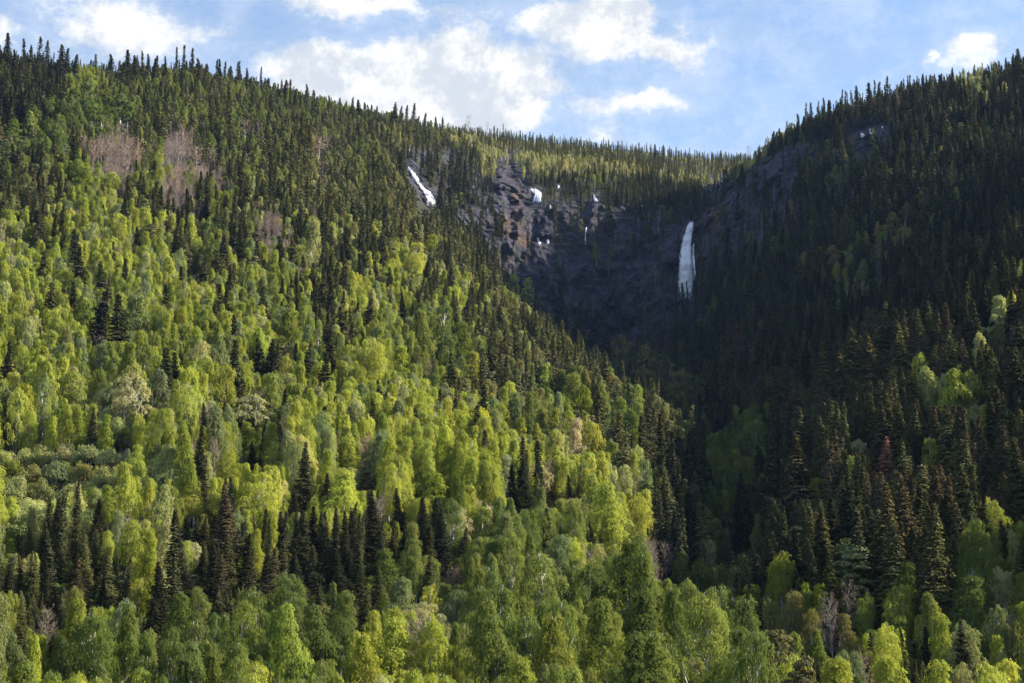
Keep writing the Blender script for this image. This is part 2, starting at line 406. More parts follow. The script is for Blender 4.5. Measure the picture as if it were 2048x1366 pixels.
def birch(seed, H=16.0, R=3.1, lod=0, kind='dome', cb=0.22):
    """kind: dome (rounded), narrow (pointed egg), vase (spreading, limbs seen)"""
    g = np.random.default_rng(seed)
    nl, ns, kl, ls = [(40, 50, 8, .185), (30, 38, 6, .265), (20, 24, 5, .42)][lod]
    path = trunk_path(H*0.97, g, 0.035)
    wood = Geo(); wood.add(tube(path, np.interp(np.linspace(0, 1, 9), [0, .05, .5, 1], [.34, .27, .20, .06])*H/16, 5 if lod < 2 else 3))
    P = []; N = []
    for i in range(nl):
        t = ((i+g.random())/nl)
        if kind == 'dome': env = R*(.50+.52*math.sin(min(1, t/.5)*math.pi/2))*(1-max(0, (t-.42)/.60)**2.2)**.6*(1+.22*math.sin(i*2.4+seed))
        elif kind == 'narrow': env = R*.92*min(1, (t/.3+.35))*(1-max(0, (t-.15)/.87)**1.2)*(1+.28*math.sin(i*2.4+seed))
        else: env = R*1.15*(0.35+0.75*min(1, t/.6))*(1-max(0, (t-.45)/.58)**2.4)**.6
        zc = H*(cb+(1-cb-.05)*t)
        th = i*2.39996+g.normal()*.35
        lr = (.55+1.05*g.random()**1.4)*(1-.15*t)*R/3.1
        d = max(0.0, env-lr*.7)*g.uniform(.6, 1.18)
        top = at_h(path, min(zc, path[-1, 2]))
        c = np.array([top[0]+d*math.cos(th), top[1]+d*math.sin(th), zc+g.normal()*.5])
        # limb
        zb = max(H*.14, zc-d*(1.25 if kind != 'vase' else 1.9)-.4); s = at_h(path, min(zb, path[-1, 2]))
        midp = s*.5+c*.5+np.array([0, 0, -.15*d]); 
        if d > .4 and (lod < 2 or i % 2 == 0): wood.add(tube(np.array([s, midp, c+np.array([0, 0, lr*.5])]), np.array([.095, .065, .03])*(1.7 if kind == 'vase' else 1.0), 3))
        n = int(ns*.85*(lr/1.1)**1.6)+4
        dd = sph(n, g, -.15); 
        shell = c+dd*np.array([1, 1, .8])*lr*g.uniform(.70, 1.12, (n, 1))
        drop = (g.random(n)**1.5*2.3+.2)*(1.0 if kind != 'vase' else .45)*R/3.1
        for k in range(kl):
            q = shell.copy(); u = (k+g.random(n))/kl
            q[:, 2] -= drop*u; q[:, :2] += dd[:, :2]*(.25*u[:, None]) + g.normal(size=(n, 2))*.09
            P.append(q)
            out = q-np.array([top[0], top[1], zc-lr*.6]); 
            N.append(unit(out)*.9+dd*.6+g.normal(size=(n, 3))*.42)
    P = np.concatenate(P); N = np.concatenate(N)
    sz = ls*g.uniform(.7, 1.35, len(P))
    v, f = quads(P, N, sz*1.6, sz*.75, g, up=np.array([0, 0, -1.4]))
    wv, wf = wood.arr()
    return (v, f), (wv, wf)

def spruce(seed, H=21.0, R=2.9, lod=0, skinny=False, sparse=1.0):
    g = np.random.default_rng(seed)
    dz = [.40, .58, .85][lod]; nb = [9, 7, 6][lod]; st = [.27, .42, .65][lod]; wq = [.145, .235, .36][lod]
    path = trunk_path(H, g, 0.008)
    wood = Geo(); wood.add(tube(path, np.interp(np.linspace(0, 1, 9), [0, .05, 1], [.28, .2, .02])*H/21, 4 if lod < 2 else 3))
    P = []; N = []; U = []; S_ = []
    z = H*.06; prof = g.uniform(.80, 1.0)
    while z < H*.985:
        t = z/H
        env = R*(1-t)**prof*min(1, .70+t*2.2)+.14
        if skinny: env = R*.66*((1-t)**.85)*min(1, .6+t)+.08
        env *= 1+.22*vnoise(z*.55, seed*3.3)
        c = at_h(path, z); off = g.uniform(0, 6.28)
        for b in range(nb):
            if g.random() > .92*sparse: continue
            th = off+b*2*math.pi/nb+g.normal()*.2
            L = env*g.uniform(.70, 1.22)
            droop = (.10+.42*(1-t))*g.uniform(.6, 1.2)
            ct, sn = math.cos(th), math.sin(th)
            # sprays: side shoots longest in the middle of the branch, hanging a little
            k = max(2, int(L/st)+1)
            for q in range(k):
                s0 = (q+.5+g.uniform(-.3, .3))/k
                wl = (.16+.52*math.sin(math.pi*min(1, s0*1.02))**.8)*min(L, 2.6)*.62
                m_ = 1 if wl < .25 else (2 if lod == 2 else 3)
                for e in range(m_*(2 if lod < 2 else 1)+1):
                    o_ = g.uniform(-1, 1)*wl; r = s0*L-abs(o_)*.35
                    zz = z+.05*r-droop*L*.6*s0**1.3+.18*L*max(0, s0-.7)*1.6-abs(o_)*.28-g.random()*.16*(1+L*.25)
                    P.append((c[0]+r*ct-o_*sn, c[1]+r*sn+o_*ct, zz))
                    sg = 1 if o_ > 0 else -1
                    U.append((ct*.8-sg*sn*.5, sn*.8+sg*ct*.5, -.42)); N.append((ct*.55, sn*.55, .8)); S_.append(1.0)
        z += dz*(0.75+.5*g.random())*(1.12-.5*t)
    P = np.array(P); N = np.array(N)+g.normal(size=P.shape)*.38; U = np.array(U)
    sz = wq*g.uniform(.7, 1.35, len(P))
    v, f = quads(P, N, sz*2.4, sz*1.1, g, up=U*1.1)
    return (v, f), wood.arr()

def pine(seed, H=15.0, R=2.7, lod=0):
    g = np.random.default_rng(seed)
    nl, ns, ls = [(30, 210, .25), (24, 90, .37), (16, 34, .62)][lod]
    path = trunk_path(H*.96, g, 0.03)
    wood = Geo(); wood.add(tube(path, np.interp(np.linspace(0, 1, 9), [0, .05, 1], [.24, .18, .04]), 4))
    P = []; N = []
    for i in range(nl):
        t = (i+g.random())/nl
        env = R*(.55+.6*t)*(1-max(0, (t-.2)/.83)**2)**.6
        zc = H*(.30+.66*t); th = i*2.39996+g.normal()*.4
        lr = g.uniform(.7, 1.25); d = max(0, env-lr*.5)*g.uniform(.5, 1.1)
        top = at_h(path, min(zc, path[-1, 2])); c = np.array([top[0]+d*math.cos(th), top[1]+d*math.sin(th), zc])
        s = at_h(path, max(.2*H, zc-d*.5)); wood.add(tube(np.array([s, s*.5+c*.5+[0, 0, -.1], c]), np.array([.07, .05, .02]), 3))
        n = int(ns*lr**1.5); dd = sph(n, g, -.4)
        P.append(c+dd*np.array([1, 1, .55])*lr*g.uniform(.45, 1.08, (n, 1)))
        N.append(dd+np.array([math.cos(th)*.4, math.sin(th)*.4, .35])+g.normal(size=(n, 3))*.45)
    P = np.concatenate(P); N = np.concatenate(N); sz = ls*g.uniform(.7, 1.3, len(P))
    return quads(P, N, sz*1.3, sz*.9, g), wood.arr()

def bare(seed, H=14.0, R=2.2, lod=0):
    g = np.random.default_rng(seed)
    nl, nt, ns = [(30, 12, 6), (22, 9, 4), (14, 6, 3)][lod]; tw = [.045, .07, .12][lod]
    path = trunk_path(H*.95, g, 0.02)
    wood = Geo(); wood.add(tube(path, np.interp(np.linspace(0, 1, 9), [0, .05, 1], [.2, .15, .03]), 4))
    A_ = []; B_ = []
    for i in range(nl):
        t = (i+g.random())/nl; zb = H*(.28+.64*t); th = i*2.39996+g.normal()*.3
        L = R*(1.35-.8*t)*g.uniform(.7, 1.15)*1.25; s = at_h(path, zb)
        e = s+np.array([math.cos(th)*L*.72, math.sin(th)*L*.72, L*.95])
        m_ = s*.5+e*.5+np.array([math.cos(th)*.12*L, math.sin(th)*.12*L, -.08*L])
        wood.add(tube(np.array([s, m_, e]), np.array([.055, .04, .015]), 3))
        u = g.random(nt)[:, None]; b0 = np.where(u < .5, s+(m_-s)*u*2, m_+(e-m_)*(u*2-1))
        dv = unit(unit(e-s)+g.normal(size=(nt, 3))*.45+[0, 0, .25]); l2 = L*.45*g.uniform(.5, 1.2, (nt, 1))
        A_.append(b0); B_.append(b0+dv*l2)
        for q in range(ns):
            u2 = g.random((nt, 1)); c0 = b0+dv*l2*u2; d3 = unit(dv+g.normal(size=(nt, 3))*.5)
            A_.append(c0); B_.append(c0+d3*l2*g.uniform(.3, .7, (nt, 1)))
    A_ = np.concatenate(A_); B_ = np.concatenate(B_)
    mid = (A_+B_)/2; dl = B_-A_; L = np.linalg.norm(dl, axis=1)
    return quads(mid, g.normal(size=mid.shape), L, tw*g.uniform(.6, 1.3, len(L)), g, up=dl*20), wood.arr()

def shrub(seed, H=5.0, R=2.6, lod=0):
    g = np.random.default_rng(seed)
    nl, ns, ls = [(18, 200, .24), (16, 100, .34), (10, 40, .55)][lod]
    wood = Geo(); P = []; N = []
    for i in range(nl):
        th = i*2.39996+g.normal()*.3; rr = R*math.sqrt((i+.5)/nl)*.8
        zc = H*(.72-.35*(rr/R)**2)+g.normal()*.55; lr = g.uniform(.6, 1.1)
        c = np.array([rr*math.cos(th), rr*math.sin(th), zc])
        wood.add(tube(np.array([[0.1*math.cos(th), .1*math.sin(th), 0], c*np.array([.5, .5, .6]), c]), np.array([.06, .045, .02]), 3))
        n = int(ns*lr); dd = sph(n, g, -.6)
        P.append(c+dd*lr*g.uniform(.5, 1.1, (n, 1))); N.append(dd+[0, 0, .4]+g.normal(size=(n, 3))*.5)
    P = np.concatenate(P); N = np.concatenate(N); sz = ls*g.uniform(.7, 1.3, len(P))
    return quads(P, N, sz*1.3, sz*.8, g), wood.arr()

# kind -> list of LODs -> list of (crown mesh, trunk mesh, joined mesh, height, radius)
PROTO = {}
def reg(kind, lods, maker, leafm, barkm, H, R, n):
    PROTO[kind] = []
    for li, lod in enumerate(lods):
        L = []
        for s in range(n[li]):
            (v, f), (wv, wf) = maker(abs(hash_(kind))+s*17+li*101, lod, s)
            cm = mesh_of('crown_'+kind, [(v, f, leafm)], s); tm = mesh_of('trunk_'+kind, [(wv, wf, barkm)], s)
            jm = mesh_of(kind, [(v, f, leafm), (wv, wf, barkm)], s)
            hh = v[:, 2].max(); L.append((cm, tm, jm, float(hh), float(np.percentile(np.hypot(v[:, 0], v[:, 1]), 96))))
        PROTO[kind].append(L)
def hash_(s): return sum(ord(c)*(i+3)*7 for i, c in enumerate(s)) % 9973
NP = (8, 7, 5)
reg('birch_tree', (0, 1, 2), lambda s, l, k: birch(s, 16, 3.3, l, 'dome' if k % 2 == 0 else 'narrow', (.27, .40, .20, .32, .36)[k % 5]), M_BIRCHLEAF, M_WHITEBARK, 16, 3.3, NP)
reg('slim_birch', (0, 1, 2), lambda s, l, k: birch(s, 16, 2.6, l, 'narrow', (.30, .42, .24, .36)[k % 4]), M_BIRCHLEAF, M_WHITEBARK, 16, 2.6, (4, 3, 3))
reg('willow_tree', (0, 1, 2), lambda s, l, k: birch(s, 12, 3.6, l, 'vase', .30), M_BIRCHLEAF, M_WHITEBARK, 12, 3.6, (3, 2, 2))
reg('spruce_tree', (0, 1, 2), lambda s, l, k: spruce(s, 21, (3.3, 2.7, 3.0, 3.6, 2.4)[k % 5], l), M_NEEDLE, M_BROWNBARK, 21, 3, NP)
reg('slim_spruce', (0, 1, 2), lambda s, l, k: spruce(s, 19, 2.6, l, True, .85), M_NEEDLE, M_BROWNBARK, 19, 1.5, (2, 3, 4))
reg('pine_tree', (0, 1, 2), lambda s, l, k: pine(s, 15, 2.8, l), M_PINE, M_PINEBARK, 15, 2.8, (4, 3, 3))
reg('bare_tree', (0, 1, 2), lambda s, l, k: bare(s, 14, 2.3, l), M_TWIG, M_GREYBARK, 14, 2.3, (4, 3, 3))
reg('dead_spruce', (0, 1, 2), lambda s, l, k: spruce(s, 18, 2.6, l, False, .9), M_TWIG, M_BROWNBARK, 18, 2.6, (2, 2, 2))
reg('willow_shrub', (0, 1, 2), lambda s, l, k: shrub(s, 5, 2.7, l), M_BIRCHLEAF, M_GREYBARK, 5, 2.7, (3, 3, 2))
KINDNAME = {'slim_birch': 'birch_tree', 'slim_spruce': 'spruce_tree'}
# ------------------------------------------------------------------ tints (leaf colour, for some with sunlight or cloud shade put into it)
T = {'bright': (0.41, 0.45, 0.085), 'fresh': (0.32, 0.365, 0.065), 'mid': (0.235, 0.275, 0.066), 'dull': (0.17, 0.215, 0.056), 'greygreen': (0.235, 0.28, 0.12),
     'yellow': (0.42, 0.455, 0.085), 'pale': (0.42, 0.45, 0.19), 'cream': (0.5, 0.48, 0.27), 'olive': (0.25, 0.25, 0.09), 'golden': (0.33, 0.27, 0.08), 'brown': (0.22, 0.165, 0.09),
     'spruce': (0.092, 0.1, 0.044), 'dspruce': (0.048, 0.056, 0.03), 'ospruce': (0.165, 0.17, 0.065), 'bspruce': (0.15, 0.125, 0.065), 'pineg': (0.16, 0.18, 0.07), 'pineb': (0.165, 0.155, 0.075),
     'pink': (0.42, 0.285, 0.24), 'greytwig': (0.300, 0.237, 0.188), 'red': (0.36, 0.17, 0.11), 'rust': (0.22, 0.12, 0.08)}
CODES = {   # mix of (weight, kind, tint)
 'B': [(5, 'birch_tree', 'bright'), (3, 'birch_tree', 'fresh'), (2, 'birch_tree', 'pale'), (2, 'birch_tree', 'greygreen'), (4, 'slim_birch', 'bright'), (2, 'slim_birch', 'fresh'), (.9, 'spruce_tree', 'spruce'), (.6, 'willow_tree', 'cream'), (.7, 'bare_tree', 'greytwig'), (.3, 'bare_tree', 'pink')],
 'b': [(4, 'birch_tree', 'mid'), (3, 'birch_tree', 'greygreen'), (3, 'birch_tree', 'fresh'), (3, 'slim_birch', 'fresh'), (1.2, 'spruce_tree', 'spruce'), (.8, 'bare_tree', 'greytwig')],
 'D': [(6, 'birch_tree', 'dull'), (3, 'birch_tree', 'mid'), (1, 'birch_tree', 'greygreen'), (.5, 'spruce_tree', 'spruce')],  # deep green birches; cloud shade over the slope put into the dull tints
 'S': [(7, 'spruce_tree', 'spruce'), (4, 'spruce_tree', 'dspruce'), (6, 'slim_spruce', 'spruce'), (4, 'spruce_tree', 'ospruce'), (2, 'pine_tree', 'pineg'), (1.2, 'birch_tree', 'dull'), (.4, 'birch_tree', 'mid')],
 'L': [(5, 'spruce_tree', 'ospruce'), (2, 'spruce_tree', 'spruce'), (3, 'slim_spruce', 'ospruce'), (3, 'pine_tree', 'pineg'), (1.5, 'pine_tree', 'pineb'), (3, 'birch_tree', 'mid'), (2.4, 'birch_tree', 'dull'), (1.4, 'birch_tree', 'olive'), (.4, 'bare_tree', 'pink')],  # lighter conifer mix; sunlight on the upper left slope put into the tints
 's': [(6, 'spruce_tree', 'spruce'), (2, 'pine_tree', 'pineg'), (1.5, 'birch_tree', 'olive')],
 'T': [(6, 'spruce_tree', 'ospruce'), (3, 'spruce_tree', 'bspruce'), (4, 'spruce_tree', 'spruce'), (.5, 'birch_tree', 'mid')],  # grazing sun on the near right spruces put into olive and brown tints
 'M': [(3, 'spruce_tree', 'spruce'), (2, 'spruce_tree', 'ospruce'), (2, 'birch_tree', 'mid'), (2, 'birch_tree', 'bright'), (1, 'pine_tree', 'pineb'), (1, 'bare_tree', 'greytwig'), (1, 'slim_birch', 'pale')],
 'P': [(3, 'pine_tree', 'pineg'), (3, 'pine_tree', 'pineb'), (4, 'spruce_tree', 'ospruce'), (1, 'slim_spruce', 'ospruce'), (2.2, 'birch_tree', 'olive'), (1.2, 'birch_tree', 'mid'), (.9, 'bare_tree', 'pink'), (.3, 'slim_birch', 'pale')],
 'A': [(5, 'bare_tree', 'pink'), (2, 'bare_tree', 'greytwig'), (1, 'birch_tree', 'mid'), (.7, 'spruce_tree', 'ospruce')],
 'W': [(1.5, 'birch_tree', 'pale'), (5, 'willow_shrub', 'pale'), (3, 'willow_shrub', 'mid'), (2, 'willow_shrub', 'olive'), (1, 'bare_tree', 'greytwig')],
 'Y': [(6, 'birch_tree', 'pale'), (3, 'birch_tree', 'cream'), (3, 'birch_tree', 'olive'), (1, 'birch_tree', 'yellow'), (3, 'slim_spruce', 'ospruce'), (1, 'slim_spruce', 'bspruce'), (.5, 'bare_tree', 'pink')],
 'Q': [(6, 'spruce_tree', 'spruce'), (4, 'slim_spruce', 'spruce'), (2, 'pine_tree', 'pineg'), (1.5, 'bare_tree', 'greytwig'), (1.5, 'birch_tree', 'olive')],
 'R': [(5, 'slim_spruce', 'spruce'), (2, 'bare_tree', 'rust'), (2, 'birch_tree', 'olive')],
 'G': [(7, 'spruce_tree', 'spruce'), (1, 'birch_tree', 'golden'), (2, 'birch_tree', 'mid'), (1, 'birch_tree', 'dull'), (1, 'slim_birch', 'olive')],
 'X': [(3, 'bare_tree', 'greytwig'), (1, 'spruce_tree', 'dspruce')]}
MAP = """SSSSSSSSSSSSSSSYYYYYYYYSSSSSSSSS
SSSSSSSSSSSSSSSYYYYYYYYSSSSSSSSS
SSbSSSSSSSSSSSSYYYYYYYYSSSSSSSYS
SSDDSSSSSSSPPSPYYYYYYYYSSSSSSSSS
SDSASASSSPPSPPYYYYYYYYYYSSSSSSSS
SSbAbAASSPPSPQQQQQMQQQYQRSSSSGSS
SMbBSAMMMPPPPQSQRRQSSQSRRSSSSGSS
BMBBBMSSAMPPPPSQRRRQQQRRSSSGGSSS
BBBBBBMMbMPMBPPQRRRRRSSSSGGSSSSS
BBbSBBBbbMMBBMBPPRRRRSSSSSSSSSSM
BBSSbbbBSbMbbDMPPPSRRSSSSSSSSSSM
BBSSbbbbMbbBbDDPPPPPPSSSSSTTTTBT
BBBWBBBbSbBBBBPPPDPPPPSTTTTTTBTT
BBBbBbSbbBBBBBBBDBPDPPSDTTTTTTBT
WWWWBBBBBBBBBBBBBBBPPSDDSTTTTTMT
WWWBBBSBBBBBBBBBSBBBPSDDSTMTTTTT
BMSBBBSSBSSSSSDDDDBBRSDSSTSTTTTT
SSSSBSSSSSDSDDDDDSBDXSSSSTSTTTTM
SSSSSbSSDDSSDMDDDDDDDAMSSSSSTTDM
bbAbSDDDDDDSBBDDDDDDDDDSbbbDDDDb
bbbDDDDDDDDBBBDDDDDDDDDDMMBBSbbB
bbbDDDDDDDDBBBDDDDDDDDDDMMBBSbbB""".split()
assert all(len(m_) == 32 for m_ in MAP)
MAP = [list(m_) for m_ in MAP]
for ry in range(2, 9):
    for rx in range(15):
        if MAP[ry][rx] == 'S' and not (ry < 4 and rx < 3): MAP[ry][rx] = 'L'
for ry in range(7, 11):
    for rx in range(8, 15):
        if MAP[ry][rx] == 'P' and (rx+ry) % 3 == 0: MAP[ry][rx] = 'M'
for (rx, ry) in ((2, 9), (2, 10), (3, 10), (2, 11), (3, 11), (3, 9), (8, 10), (8, 12), (8, 9), (6, 13)): MAP[ry][rx] = 'b'
MAP[19][2] = 'b'; MAP[18][21] = 'D'

# things the trees leave in view: (px, top row, bottom row, half width, distance)
KEEP = [(1374,444,604,15,1302),(1073,372,410,14,1480),(1085,470,494,16,1400),(1117,368,380,5,1500),(1102,405,420,4,1480),(1191,386,406,8,1480),(1733,256,278,12,1200),(1765,252,262,4,1200),(1722,264,278,6,1200),
        (830,326,360,14,1320),(855,360,414,20,1290),(1030,360,500,20,1440),(1440,415,470,24,1200),(1010,345,400,22,1480),(1385,1030,1168,60,430),(1330,960,1090,22,330),(1470,1090,1185,50,330),(1174,455,492,4,1350)]
